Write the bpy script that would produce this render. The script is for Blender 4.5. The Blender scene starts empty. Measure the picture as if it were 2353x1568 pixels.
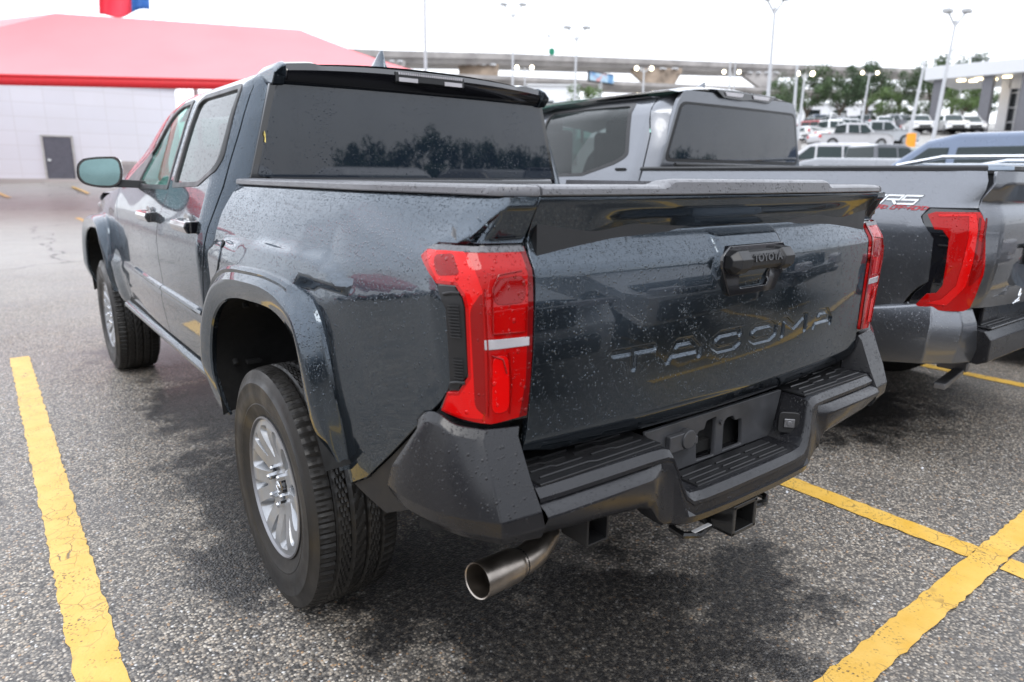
import bpy, bmesh, math, random
from mathutils import Vector, Matrix, geometry
R = math.radians
C = bpy.context.scene.collection
sc = bpy.context.scene
# ---------------------------------------------------------------- camera
CAM = Vector((-1.52094, -2.02926, 1.34567)); YAW, PIT, ROL = -0.6571273, 0.2371968, 0.0096174; FPX = 1568.61
def cam_axes():
    cy, sy, cp, sp = math.cos(YAW), math.sin(YAW), math.cos(PIT), math.sin(PIT)
    f = Vector((-sy*cp, cy*cp, -sp)); r0 = Vector((cy, sy, 0)); u0 = r0.cross(f)
    r = r0*math.cos(ROL) + u0*math.sin(ROL); u = -r0*math.sin(ROL) + u0*math.cos(ROL)
    return r, u, f
RT, UP, FW = cam_axes()
cd = bpy.data.cameras.new('camera'); cam = bpy.data.objects.new('camera', cd); C.objects.link(cam)
cam.matrix_world = Matrix(((RT.x, UP.x, -FW.x, CAM.x), (RT.y, UP.y, -FW.y, CAM.y), (RT.z, UP.z, -FW.z, CAM.z), (0, 0, 0, 1)))
cd.sensor_width = 36.0; cd.lens = 36.0*FPX/2353.0; cd.clip_start = .02; cd.clip_end = 3000
cd.dof.use_dof = True; cd.dof.focus_distance = 1.95; cd.dof.aperture_fstop = 2.8
sc.camera = cam
# ---------------------------------------------------------------- sky, sun
SUN_EL, SUN_AZ = R(52), R(205)
w = bpy.data.worlds.new('World'); sc.world = w; w.use_nodes = True
nt = w.node_tree; nt.nodes.clear()
def N(t, ty, **k):
    n = t.nodes.new(ty)
    for a, v in k.items(): setattr(n, a, v)
    return n
sky = N(nt, 'ShaderNodeTexSky'); sky.sky_type = 'NISHITA'; sky.sun_disc = False
sky.sun_elevation = SUN_EL; sky.sun_rotation = SUN_AZ
bg = N(nt, 'ShaderNodeBackground'); bg.inputs[1].default_value = .10
out = N(nt, 'ShaderNodeOutputWorld')
tc = N(nt, 'ShaderNodeTexCoord'); sep = N(nt, 'ShaderNodeSeparateXYZ')
nt.links.new(tc.outputs['Generated'], sep.inputs[0])
ramp = N(nt, 'ShaderNodeValToRGB')          # overcast luminance by elevation
e = ramp.color_ramp.elements
e[0].position = 0.0; e[0].color = (.59, .605, .64, 1); e[1].position = 1.0; e[1].color = (.80, .84, .92, 1)
ne = ramp.color_ramp.elements.new(.25); ne.color = (.66, .69, .75, 1)
nt.links.new(sep.outputs['Z'], ramp.inputs[0])
cl = N(nt, 'ShaderNodeTexNoise'); cl.inputs['Scale'].default_value = 2.2; cl.inputs['Detail'].default_value = 5
mp = N(nt, 'ShaderNodeMapping'); mp.inputs['Scale'].default_value = (1, 1, 2.6)
nt.links.new(tc.outputs['Generated'], mp.inputs[0]); nt.links.new(mp.outputs[0], cl.inputs['Vector'])
clr = N(nt, 'ShaderNodeMapRange'); clr.inputs['From Min'].default_value = .35; clr.inputs['From Max'].default_value = .68
clr.inputs['To Min'].default_value = 16.; clr.inputs['To Max'].default_value = 21.0
nt.links.new(cl.outputs['Fac'], clr.inputs[0])
# the rain cloud is thicker and darker to the south (behind the photographer)
dk = N(nt, 'ShaderNodeMapRange'); dk.inputs['From Min'].default_value = -.9; dk.inputs['From Max'].default_value = .25
dk.inputs['To Min'].default_value = .62; dk.inputs['To Max'].default_value = 1.0
nt.links.new(sep.outputs['Y'], dk.inputs[0])
mm = N(nt, 'ShaderNodeMath', operation='MULTIPLY'); nt.links.new(clr.outputs[0], mm.inputs[0]); nt.links.new(dk.outputs[0], mm.inputs[1])
vm = N(nt, 'ShaderNodeVectorMath', operation='SCALE'); nt.links.new(ramp.outputs[0], vm.inputs[0]); nt.links.new(mm.outputs[0], vm.inputs['Scale'])
mx = N(nt, 'ShaderNodeMix', data_type='RGBA'); mx.inputs[0].default_value = .90
nt.links.new(sky.outputs[0], mx.inputs[6]); nt.links.new(vm.outputs[0], mx.inputs[7])
nt.links.new(mx.outputs[2], bg.inputs[0]); nt.links.new(bg.outputs[0], out.inputs[0])
sl = bpy.data.lights.new('sun', 'SUN'); sl.energy = .6; sl.angle = R(25); sl.color = (1, .97, .92)
so = bpy.data.objects.new('sun', sl); C.objects.link(so)
sd = Vector((math.sin(SUN_AZ)*math.cos(SUN_EL), math.cos(SUN_AZ)*math.cos(SUN_EL), math.sin(SUN_EL)))
so.rotation_euler = sd.to_track_quat('Z', 'Y').to_euler(); so.location = (0, -10, 30)
vs = sc.view_settings; vs.view_transform = 'Standard'; vs.look = 'None'; vs.exposure = 0.85; vs.gamma = 1
sc.render.resolution_x = 1024; sc.render.resolution_y = 682
sc.cycles.use_denoising = True; sc.cycles.max_bounces = 8; sc.cycles.glossy_bounces = 4; sc.cycles.transparent_max_bounces = 12
random.seed(7)
# ---------------------------------------------------------------- materials
MATS = {}
def new_mat(name):
    m = bpy.data.materials.new(name); m.use_nodes = True
    return m, m.node_tree, m.node_tree.nodes['Principled BSDF']
def inp(b, k, v): b.inputs[k].default_value = v
def coords(t, kind='Object', scale=None):
    c = N(t, 'ShaderNodeTexCoord')
    if scale is None: return c.outputs[kind]
    m = N(t, 'ShaderNodeMapping'); m.inputs['Scale'].default_value = scale; t.links.new(c.outputs[kind], m.inputs[0])
    return m.outputs[0]
def math_(t, op, a, b=None, c=None):
    n = N(t, 'ShaderNodeMath', operation=op)
    for i, v in enumerate((a, b, c)):
        if v is None: continue
        if isinstance(v, (int, float)): n.inputs[i].default_value = v
        else: t.links.new(v, n.inputs[i])
    return n.outputs[0]
def noise(t, vec, scale, detail=3, rough=.5):
    n = N(t, 'ShaderNodeTexNoise'); n.inputs['Scale'].default_value = scale; n.inputs['Detail'].default_value = detail; n.inputs['Roughness'].default_value = rough
    if vec is not None: t.links.new(vec, n.inputs['Vector'])
    return n.outputs['Fac']
def rng(t, v, a, b, c=0., d=1.):
    n = N(t, 'ShaderNodeMapRange'); t.links.new(v, n.inputs[0])
    for i, x in zip((1, 2, 3, 4), (a, b, c, d)): n.inputs[i].default_value = x
    return n.outputs[0]
def mixc(t, f, a, b):
    n = N(t, 'ShaderNodeMix', data_type='RGBA')
    if isinstance(f, (int, float)): n.inputs[0].default_value = f
    else: t.links.new(f, n.inputs[0])
    for i, v in ((6, a), (7, b)):
        if isinstance(v, tuple): n.inputs[i].default_value = (*v[:3], 1)
        else: t.links.new(v, n.inputs[i])
    return n.outputs[2]
def drop_height(t, vec, scale, keep, streak=1.0):
    """round rain beads: one per Voronoi cell, random radius; keep = socket or number, share of cells with a bead"""
    v = N(t, 'ShaderNodeTexVoronoi'); v.inputs['Scale'].default_value = scale; v.inputs['Randomness'].default_value = .9
    t.links.new(vec, v.inputs['Vector'])
    s = N(t, 'ShaderNodeSeparateColor'); t.links.new(v.outputs['Color'], s.inputs[0])
    r = rng(t, s.outputs[0], 0, 1, .16, .42)
    q = math_(t, 'DIVIDE', v.outputs['Distance'], r)
    h = math_(t, 'SUBTRACT', 1.0, math_(t, 'MULTIPLY', q, q)); h = math_(t, 'MAXIMUM', h, 0.0); h = math_(t, 'SQRT', h)
    h = math_(t, 'MULTIPLY', h, r)
    on = math_(t, 'LESS_THAN', s.outputs[1], keep)
    return math_(t, 'MULTIPLY', h, on)
def add_drops(t, b, scale=85, amount=.75, strength=1.0, byslope=True, coat=True):
    vec = coords(t, 'Object', (1, 1, .72))
    if byslope:
        g = N(t, 'ShaderNodeNewGeometry'); s = N(t, 'ShaderNodeSeparateXYZ'); t.links.new(g.outputs['Normal'], s.inputs[0])
        keep = rng(t, s.outputs[2], -.16, .26, amount*.07, amount)
        pn = noise(t, coords(t), 5., 2); keep = math_(t, 'MULTIPLY', keep, rng(t, pn, .3, .7, .55, 1.15))
    else: keep = amount
    h1 = drop_height(t, vec, scale, keep); h2 = drop_height(t, vec, scale*2.1, keep)
    h = math_(t, 'ADD', h1, math_(t, 'MULTIPLY', h2, .5))
    bm = N(t, 'ShaderNodeBump'); bm.inputs['Strength'].default_value = strength; bm.inputs['Distance'].default_value = .8/scale
    t.links.new(h, bm.inputs['Height'])
    t.links.new(bm.outputs[0], b.inputs['Normal'])
    if coat: t.links.new(bm.outputs[0], b.inputs['Coat Normal'])
    return h
def paint(name, col, metal=.75, rough=.3, drops=.75, scale=85, strength=1.0):
    m, t, b = new_mat(name)
    vec = coords(t)
    fl = noise(t, vec, 900., 1)
    t.links.new(mixc(t, rng(t, fl, .3, .7), tuple(c*.8 for c in col), tuple(c*1.2 for c in col)), b.inputs['Base Color'])
    inp(b, 'Metallic', metal); inp(b, 'Roughness', rough); inp(b, 'Coat Weight', 1.0); inp(b, 'Coat Roughness', .02); inp(b, 'Coat IOR', 1.45); inp(b, 'Specular Tint', (.42, .45, .48, 1))
    if drops: add_drops(t, b, scale, drops, strength)
    MATS[name] = m; return m
def plain(name, col, rough=.5, metal=0., coat=0., var=.12, nscale=8., bump=0., bscale=400., drops=0, dstr=.55, trans=0., **k):
    m, t, b = new_mat(name); vec = coords(t)
    n = noise(t, vec, nscale, 4)
    t.links.new(mixc(t, rng(t, n, .3, .7), tuple(c*(1-var) for c in col), tuple(c*(1+var) for c in col)), b.inputs['Base Color'])
    inp(b, 'Metallic', metal); inp(b, 'Coat Weight', coat); inp(b, 'Coat Roughness', .03)
    t.links.new(rng(t, noise(t, vec, nscale*2.3, 3), .3, .7, rough*.85, min(1, rough*1.15)), b.inputs['Roughness'])
    if trans: inp(b, 'Transmission Weight', trans)
    for kk, v in k.items(): inp(b, kk.replace('_', ' '), v)
    if drops: add_drops(t, b, 135, drops, dstr, True, coat > 0)
    elif bump:
        bm = N(t, 'ShaderNodeBump'); bm.inputs['Strength'].default_value = bump; bm.inputs['Distance'].default_value = .0006
        t.links.new(noise(t, vec, bscale, 2), bm.inputs['Height']); t.links.new(bm.outputs[0], b.inputs['Normal'])
    MATS[name] = m; return m
def glass(name, tint, refl=.0, alpha=.5, rough=.0, drops=.25, body=None):
    """car glass as a thin sheet: part see-through tint, part reflection"""
    m = bpy.data.materials.new(name); m.use_nodes = True; t = m.node_tree; t.nodes.clear()
    o = N(t, 'ShaderNodeOutputMaterial'); tr = N(t, 'ShaderNodeBsdfTransparent'); tr.inputs[0].default_value = (*tint, 1)
    pr = N(t, 'ShaderNodeBsdfPrincipled'); inp(pr, 'Base Color', (*(body or [c*.12 for c in tint]), 1)); inp(pr, 'Roughness', .02+rough); inp(pr, 'IOR', 1.45+refl)
    if drops: add_drops(t, pr, 130, drops, .35, False, False)
    mixs = N(t, 'ShaderNodeMixShader'); lw = N(t, 'ShaderNodeLayerWeight'); lw.inputs[0].default_value = .35
    f = math_(t, 'ADD', math_(t, 'MULTIPLY', lw.outputs['Facing'], .5), alpha); f = math_(t, 'MINIMUM', f, 1.)
    t.links.new(f, mixs.inputs[0]); t.links.new(tr.outputs[0], mixs.inputs[1]); t.links.new(pr.outputs[0], mixs.inputs[2]); t.links.new(mixs.outputs[0], o.inputs[0])
    MATS[name] = m; return m
def emit(name, col, s):
    m, t, b = new_mat(name); inp(b, 'Base Color', (*col, 1)); inp(b, 'Emission Color', (*col, 1)); inp(b, 'Emission Strength', s); MATS[name] = m; return m
M = MATS
paint('paint_slate', (.056, .072, .090), .92, .18, 1.0, 165, .85)
paint('paint_grey', (.175, .183, .20), .85, .30, .30, 150, .5)
plain('bumper_black', (.012, .012, .014), .25, bump=.35, bscale=700., drops=.55)
plain('trim_black', (.012, .012, .013), .42)
plain('gloss_black', (.006, .006, .008), .10, coat=1.)
plain('rail_plastic', (.13, .13, .14), .36, drops=1.0, dstr=1.4)
plain('inner_black', (.004, .004, .004), .9)
plain('liner_black', (.010, .010, .011), .55)
plain('chrome', (.75, .76, .78), .12, 1.0)
plain('mirror_silver', (.24, .38, .40), .05, 1.0)
plain('alloy', (.33, .34, .355), .36, .6, var=.06, nscale=30., coat=.25)
plain('panel_plastic', (.045, .046, .05), .4, var=.3, nscale=14.)
plain('alloy_dark', (.20, .20, .21), .4, .8)
plain('steel_exhaust', (.36, .32, .28), .34, 1.0, var=.25, nscale=18.)
plain('hitch_black', (.012, .012, .012), .30, coat=.4)
plain('seat_cloth', (.02, .02, .022), .9)
plain('clear_lens', (.42, .40, .42), .12, coat=1., bump=.8, bscale=260.)
plain('sticker', (.75, .75, .75), .4)
plain('disc_steel', (.22, .2, .18), .4, .9)
def tyre_mat():
    m, t, b = new_mat('tyre_rubber'); vec = coords(t)
    t.links.new(mixc(t, rng(t, noise(t, vec, 6, 5), .35, .7), (.007, .0065, .006), (.015, .013, .011)), b.inputs['Base Color'])
    t.links.new(rng(t, noise(t, vec, 14, 4), .3, .7, .32, .62), b.inputs['Roughness'])
    bm = N(t, 'ShaderNodeBump'); bm.inputs['Strength'].default_value = .3; bm.inputs['Distance'].default_value = .001
    t.links.new(noise(t, vec, 150, 2), bm.inputs['Height']); t.links.new(bm.outputs[0], b.inputs['Normal']); M['tyre_rubber'] = m
tyre_mat()
def lens_mat(name, col, dark, drops=.55):
    m, t, b = new_mat(name); vec = coords(t)
    v = N(t, 'ShaderNodeTexChecker'); v.inputs['Scale'].default_value = 420; t.links.new(vec, v.inputs['Vector'])
    t.links.new(mixc(t, rng(t, v.outputs['Fac'], 0, 1, .0, .25), col, dark), b.inputs['Base Color'])
    inp(b, 'Roughness', .5); inp(b, 'Coat Weight', 1.); inp(b, 'Coat Roughness', .01); inp(b, 'Coat IOR', 1.42); inp(b, 'Specular IOR Level', .05)
    add_drops(t, b, 95, drops, .9); M[name] = m
lens_mat('lens_red', (.42, .001, .001), (.28, .001, .001))
lens_mat('lens_red_dark', (.16, .002, .003), (.08, .001, .001))
lens_mat('lens_red_deep', (.26, .001, .001), (.14, .0005, .0005))
lens_mat('lens_red_bright', (.68, .002, .002), (.48, .001, .001))
glass('glass_privacy', (.06, .07, .08), .22, .93, body=(.010, .016, .026))
glass('glass_side_dark', (.20, .25, .25), .05, .45)
glass('glass_front', (.42, .78, .68), .05, .15)
glass('glass_car', (.25, .36, .36), .1, .55, drops=0)
def lerp(T,z):
    if z<=T[0][0]: 
        a,b=T[0],T[1]
    elif z>=T[-1][0]:
        a,b=T[-2],T[-1]
    else:
        for i in range(len(T)-1):
            if T[i][0]<=z<=T[i+1][0]: a,b=T[i],T[i+1];break
    return a[1]+(b[1]-a[1])*(z-a[0])/(b[0]-a[0])
def smt(T,z,h=.018):
    # softened table: average of samples
    return (lerp(T,z-h)+lerp(T,z-h*.5)*2+lerp(T,z)*2+lerp(T,z+h*.5)*2+lerp(T,z+h))/8.
def ss(a,b,x):
    t=(x-a)/(b-a);t=0. if t<0 else 1. if t>1 else t
    return t*t*(3-2*t)
BED=[(.50,.835),(.60,.845),(.80,.872),(.95,.888),(1.07,.901),(1.15,.885),(1.22,.856),(1.285,.812),(1.31,.79)]
CAB=[(.50,.83),(.60,.885),(.70,.902),(.815,.914),(.84,.901),(1.0,.909),(1.08,.909),(1.15,.897),(1.22,.872),(1.30,.846),(1.40,.806),(1.55,.745),(1.645,.70),(1.69,.665),(1.718,.60),(1.732,.54)]
TG=[(.745,.985),(.770,1.012),(.80,1.030),(.90,1.036),(1.00,1.039),(1.10,1.041),(1.165,1.038),(1.212,1.008),(1.222,1.001),(1.298,1.046),(1.306,1.046)]
BED2=[(.50,.955),(.80,.985),(1.0,1.0),(1.14,1.0),(1.22,.985),(1.33,.952),(1.40,.93)]
CAB2=[(.50,.93),(.70,.985),(1.0,1.0),(1.15,.995),(1.30,.97),(1.38,.945),(1.5,.90),(1.65,.84),(1.76,.79),(1.82,.72),(1.86,.62)]
TG2=[(.60,.94),(.86,1.00),(1.0,1.02),(1.16,1.02),(1.20,1.015),(1.25,.99),(1.33,1.035),(1.37,1.03)]
class Surf:
    def __init__(s,bed,cab,tg,yA,xB,yR,front,wheel=True):
        s.bed,s.cab,s.tg,s.yA,s.xB,s.yR,s.front,s.wheel=bed,cab,tg,yA,xB,yR,front,wheel
    def wbed(s,y,z):
        sh=(lerp([(-.92,.050),(-.48,-.025),(-.30,0),(0,0)],y) if -.3>y else 0.)*ss(1.26,1.17,z)*ss(.72,.92,z) if s.wheel else 0.
        w=smt(s.bed,z-sh,.012)
        w-=.045*ss(-.45,-.92,y)
        if s.wheel:
            r=math.hypot(y*.95,(z-.42))
            w+=.016*(1-ss(.62,.80,r))*ss(1.24,1.08,z)*ss(-.75,-.45,y)
            if -.66<y<.5:   # sculpted upper wing line over the arch, ending in a point behind it
                zu=lerp([(-.61,1.094),(-.521,1.130),(-.45,1.148),(-.355,1.159),(-.203,1.153),(.055,1.142),(.364,1.121),(.46,1.10)],y)
                w+=.020*ss(zu+.012,zu-.006,z)*max(ss(-.40,-.34,y),ss(1.080,1.096,z))*ss(-.625,-.59,y)
        return w
    def wcab(s,y,z):
        w=smt(s.cab,z)
        w-=.02*ss(1.4,2.6,y)+.10*ss(2.6,4.3,y)
        w-=.085*ss(1.2,1.5,z)*ss(1.5,2.6,y)
        if s.wheel:
            r=math.hypot((y-s.front)*.95,(z-.42))
            w+=.035*(1-ss(.60,.82,r))*ss(1.2,1.0,z)
        return w
    def grear(s,x,z):
        g=smt(s.tg,z,.005)-.07*x*x
        if s.wheel:
            k=ss(.53,.36,abs(x-.0))
            g-=.016*k*ss(1.215,1.235,z)*ss(1.285,1.255,z)
        return g
    def rec(s,z):   # depth of the undercut below the top lip
        if not s.wheel: return 0.
        return max(0.,lerp([(1.165,1.038),(1.29,1.045),(1.31,1.041)],z)-smt(s.tg,z,.005)) *ss(1.2140,1.2170,z) if z>1.17 else 0.
    def P_bed(s,u,z):
        yA,xB=s.yA,s.xB;rc=s.rec(z) if u<-.86 else 0.
        if u>yA: x,y=s.wbed(u,z),u
        else:
            a=(s.wbed(yA,z),yA);b=(xB,-s.grear(xB,z)-rc)
            if u>=yA-.20:
                t=(yA-u)/.20
                c=(a[0]-.012,b[1]+.004)
                x=(1-t)**2*a[0]+2*t*(1-t)*c[0]+t*t*b[0];y=(1-t)**2*a[1]+2*t*(1-t)*c[1]+t*t*b[1]
            else:
                x=xB-(yA-.20-u);y=-s.grear(x,z)-rc
        if rc>0:
            zc=lerp([(-1.2,1.300),(-1.10,1.297),(-1.04,1.288),(-.994,1.265),(-.976,1.241),(-.935,1.219),(-.86,1.20)],u)
            k=rc*ss(0,.018,zc-z);t2=min(1,max(0,(yA-u)/.2))
            x-=k*.7*(1-t2);y+=k*(.35+.65*t2)
        return (x,y,z)
    def P_cab(s,u,z):
        yf=s.yR+.12
        if u>yf: return (s.wcab(u,z),u,z)
        w=s.wcab(yf,z);yr=s.yR+.02*ss(1.5,1.74,z)
        if u>=yf-.18:
            t=(yf-u)/.18
            a=(w,yf);b=(w-.115,yr);c=(w-.012,yr+.03) if s.wheel else (w-.045,yr+.045)
            x=(1-t)**2*a[0]+2*t*(1-t)*c[0]+t*t*b[0];y=(1-t)**2*a[1]+2*t*(1-t)*c[1]+t*t*b[1]
            return (x,y,z)
        return (w-.115-(yf-.18-u),yr,z)
S1=Surf(BED,CAB,TG,-.90,.74,.56,3.35)
S2=Surf(BED2,CAB2,TG2,-.72,.80,.93,3.9,False)
wbed,wcab,grear,P_bed,P_cab=S1.wbed,S1.wcab,S1.grear,S1.P_bed,S1.P_cab
# ---------------------------------------------------------------- mesh helpers
def link(name, me, mat=None, parent=None, kind=None, label=None, cat=None, group=None):
    o = bpy.data.objects.new(name, me); C.objects.link(o)
    if mat is not None:
        for m_ in (mat if isinstance(mat, (list, tuple)) else [mat]): me.materials.append(M[m_] if isinstance(m_, str) else m_)
    if parent is not None: o.parent = parent
    props(o, label, cat, group, kind); return o
def props(o, label=None, cat=None, group=None, kind=None):
    if label: o['label'] = label
    if cat: o['category'] = cat
    if group: o['group'] = group
    if kind: o['kind'] = kind
def empty(name, loc=(0, 0, 0), rz=0, label=None, cat=None, group=None):
    o = bpy.data.objects.new(name, None); C.objects.link(o); o.location = loc; o.rotation_euler = (0, 0, rz); o.empty_display_size = .1
    props(o, label, cat, group); return o
def copy_tree(o, parent=None):
    c = o.copy(); C.objects.link(c); c.parent = parent
    for ch in list(o.children): copy_tree(ch, c)
    return c
class MB:
    def __init__(s): s.v = []; s.f = []; s.m = []; s.mi = 0
    def add(s, vs, fs):
        n = len(s.v); s.v += [tuple(p) for p in vs]; s.f += [tuple(i+n for i in f) for f in fs]; s.m += [s.mi]*len(fs); return s
    def box(s, c, d, rz=0, rx=0):
        mt = Matrix.Rotation(rz, 3, 'Z') @ Matrix.Rotation(rx, 3, 'X')
        p = [Vector(c) + mt @ Vector((a*d[0]/2, b*d[1]/2, e*d[2]/2)) for a in (-1, 1) for b in (-1, 1) for e in (-1, 1)]
        return s.add(p, [(0, 1, 3, 2), (4, 6, 7, 5), (0, 4, 5, 1), (2, 3, 7, 6), (0, 2, 6, 4), (1, 5, 7, 3)])
    def bar(s, a, b, r, n=8, r2=None, cap=True):
        a, b = Vector(a), Vector(b); d = (b-a).normalized(); r2 = r if r2 is None else r2
        u = d.orthogonal().normalized(); v = d.cross(u); p = []
        for q, rr in ((a, r), (b, r2)):
            for i in range(n):
                an = 2*math.pi*(i+.5)/n; p.append(q + u*math.cos(an)*rr + v*math.sin(an)*rr)
        f = [(i, (i+1) % n, n+(i+1) % n, n+i) for i in range(n)]
        if cap: f += [tuple(range(n))[::-1], tuple(range(n, 2*n))]
        return s.add(p, f)
    def tube(s, pts, r, n=10, cap=True):
        pts = [Vector(p) for p in pts]; rr = r if isinstance(r, (list, tuple)) else [r]*len(pts); p = []; u = None
        for i, q in enumerate(pts):
            d = (pts[min(i+1, len(pts)-1)]-pts[max(i-1, 0)]).normalized()
            u = d.orthogonal().normalized() if u is None else (u-d*u.dot(d)).normalized()
            v = d.cross(u)
            for k in range(n):
                an = 2*math.pi*k/n; p.append(q+u*math.cos(an)*rr[i]+v*math.sin(an)*rr[i])
        f = []
        for i in range(len(pts)-1):
            for k in range(n): f.append((i*n+k, i*n+(k+1) % n, (i+1)*n+(k+1) % n, (i+1)*n+k))
        if cap: f += [tuple(range(n))[::-1], tuple(range((len(pts)-1)*n, len(pts)*n))]
        return s.add(p, f)
    def loft(s, rings, closed=True, caps=True):
        n = len(rings[0]); p = [q for r_ in rings for q in r_]; f = []
        for i in range(len(rings)-1):
            for k in range(n if closed else n-1): f.append((i*n+k, i*n+(k+1) % n, (i+1)*n+(k+1) % n, (i+1)*n+k))
        if caps and closed: f += [tuple(range(n))[::-1], tuple(range((len(rings)-1)*n, len(rings)*n))]
        return s.add(p, f)
    def prism(s, poly, d0, d1, axis='y'):
        """poly = 2D points; axis = extrusion axis"""
        def P(a, b, d): return {'x': (d, a, b), 'y': (a, d, b), 'z': (a, b, d)}[axis]
        return s.loft([[P(a, b, d0) for a, b in poly], [P(a, b, d1) for a, b in poly]])
    def build(s, name, mat=None, parent=None, bevel=0, seg=2, smooth=40, sub=0, weld=False, **k):
        me = bpy.data.meshes.new(name); me.from_pydata(s.v, [], s.f)
        if isinstance(mat, (list, tuple)): me.polygons.foreach_set('material_index', s.m)
        bm = bmesh.new(); bm.from_mesh(me)
        if weld: bmesh.ops.remove_doubles(bm, verts=bm.verts, dist=1e-5)
        bmesh.ops.recalc_face_normals(bm, faces=bm.faces)
        bm.to_mesh(me); bm.free()
        if smooth: me.shade_smooth(); me.set_sharp_from_angle(angle=R(smooth))
        o = link(name, me, mat, parent, **k)
        if bevel:
            b = o.modifiers.new('bevel', 'BEVEL'); b.width = bevel; b.segments = seg; b.limit_method = 'ANGLE'; b.angle_limit = R(28); b.harden_normals = True
        if sub:
            q = o.modifiers.new('sub', 'SUBSURF'); q.levels = q.render_levels = sub
        return o
def resample(poly, step, closed=True):
    out = []; n = len(poly)
    for i in range(n if closed else n-1):
        a, b = poly[i], poly[(i+1) % n]; L = math.dist(a, b); k = max(1, int(round(L/step)))
        for j in range(k): out.append((a[0]+(b[0]-a[0])*j/k, a[1]+(b[1]-a[1])*j/k))
    if not closed: out.append(tuple(poly[-1]))
    return out
def round_poly(poly, r, n=3):
    """cut the corners of a closed polygon with small arcs"""
    out = []; m = len(poly)
    for i in range(m):
        p, a, b = Vector(poly[i]), Vector(poly[i-1]), Vector(poly[(i+1) % m])
        da, db = a-p, b-p; q = min(r, da.length*.45, db.length*.45)
        s, e_ = p+da.normalized()*q, p+db.normalized()*q
        for j in range(n+1):
            t = j/n; out.append(tuple(s*(1-t)**2+p*2*t*(1-t)+e_*t*t))
    return out
def area2(p): return sum(p[i-1][0]*p[i][1]-p[i][0]*p[i-1][1] for i in range(len(p)))/2
def inside(pt, poly):
    x, y = pt; c = False; j = len(poly)-1
    for i in range(len(poly)):
        xi, yi = poly[i]; xj, yj = poly[j]
        if (yi > y) != (yj > y) and x < (xj-xi)*(y-yi)/(yj-yi)+xi: c = not c
        j = i
    return c
def panel(name, F, poly, mat, parent=None, side=-1, holes=(), step=.02, off=0., thick=.018, fine=(), dx=0., flipn=False, **k):
    """a pressed panel: polygon in the surface's own (u, z) coordinates, filled with a fine grid, laid on surface F and given folded edges"""
    def P(u, z):
        p = F(u, z); return Vector((dx+side*p[0], p[1], p[2]))
    h = 5e-4
    def Nn(u, z):
        a = P(u+h, z)-P(u-h, z); b = P(u, z+h)-P(u, z-h); n = a.cross(b)
        n.normalize(); return n*sgn
    sgn = 1
    u0 = sum(p[0] for p in poly)/len(poly); z0 = sum(p[1] for p in poly)/len(poly)
    n0 = Nn(u0, z0); ref = Vector((side*1.0, 0, 0)) if not flipn else Vector(flipn)
    if n0.dot(ref) < 0: sgn = -1
    if area2(poly) < 0: poly = poly[::-1]
    loops = [resample(poly, step)]
    hs = []
    for hp in holes:
        if area2(hp) > 0: hp = hp[::-1]
        hs.append(hp); loops.append(resample(hp, step))
    vs = []; edges = []
    for L in loops:
        n = len(vs); vs += L; edges += [(n+i, n+(i+1) % len(L)) for i in range(len(L))]
    nb = len(vs)
    us = [p[0] for p in poly]; zs = [p[1] for p in poly]
    def clear(pt, d):
        for i in range(nb):
            q = vs[i]
            if abs(q[0]-pt[0]) < d and abs(q[1]-pt[1]) < d: return False
        return True
    def grid(a, b, c, d, st, skip=()):
        r = []
        ny = int((d-c)/st)+1; nx = int((b-a)/st)+1
        for i in range(nx+1):
            for j in range(ny+1):
                pt = (a+i*st, c+j*st)
                if pt[0] > b or pt[1] > d: continue
                if any(s_[0] <= pt[0] <= s_[1] and s_[2] <= pt[1] <= s_[3] for s_ in skip): continue
                if inside(pt, poly) and not any(inside(pt, q) for q in hs): r.append(pt)
        return r
    pts = grid(min(us), max(us), min(zs), max(zs), step, [f_[:4] for f_ in fine])
    for f_ in fine: pts += grid(*f_)
    pts = [p for p in pts if clear(p, step*.42)] if len(pts) < 6000 else [p for p in pts if clear(p, .002)]
    allv = [Vector(p) for p in vs+pts]
    r_ = geometry.delaunay_2d_cdt(allv, edges, [], 0, 1e-6)
    V2, F2 = r_[0], r_[2]
    co = []; nn = []
    for q in V2:
        n = Nn(q[0], q[1]); co.append(P(q[0], q[1])+n*off); nn.append(n)
    faces = []
    for f in F2:
        c = (sum(V2[i][0] for i in f)/len(f), sum(V2[i][1] for i in f)/len(f))
        if not inside(c, poly) or any(inside(c, q) for q in hs): continue
        a, b, c3 = co[f[0]], co[f[1]], co[f[2]]
        if (b-a).cross(c3-a).dot(nn[f[0]]) < 0: f = f[::-1]
        faces.append(tuple(f))
    if thick:   # folded rim
        ec = {}
        for f in faces:
            for i in range(len(f)): 
                e_ = (f[i], f[(i+1) % len(f)]); ec[e_] = 1
        rim = [e_ for e_ in ec if (e_[1], e_[0]) not in ec]
        low = {}
        lat = {}
        for a, b in rim:
            d = (co[b]-co[a])
            for i in (a, b):
                l = d.cross(nn[i]); lat[i] = lat.get(i, Vector((0, 0, 0)))+(l.normalized() if l.length > 0 else l)
        for i in lat:
            l = lat[i].normalized() if lat[i].length > 0 else nn[i]
            a1 = len(co); co.append(co[i]-nn[i]*.0025+l*.0012); nn.append((nn[i]*.5+l).normalized())
            co.append(co[i]-nn[i]*thick+l*.0012); nn.append(l.copy()); low[i] = (a1, a1+1)
        for a, b in rim:
            faces.append((b, a, low[a][0], low[b][0])); faces.append((low[b][0], low[a][0], low[a][1], low[b][1]))
    me = bpy.data.meshes.new(name); me.from_pydata([tuple(c) for c in co], [], faces); me.update()
    me.shade_smooth(); me.normals_split_custom_set_from_vertices([tuple(n) for n in nn])
    return link(name, me, mat, parent, **k)
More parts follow.
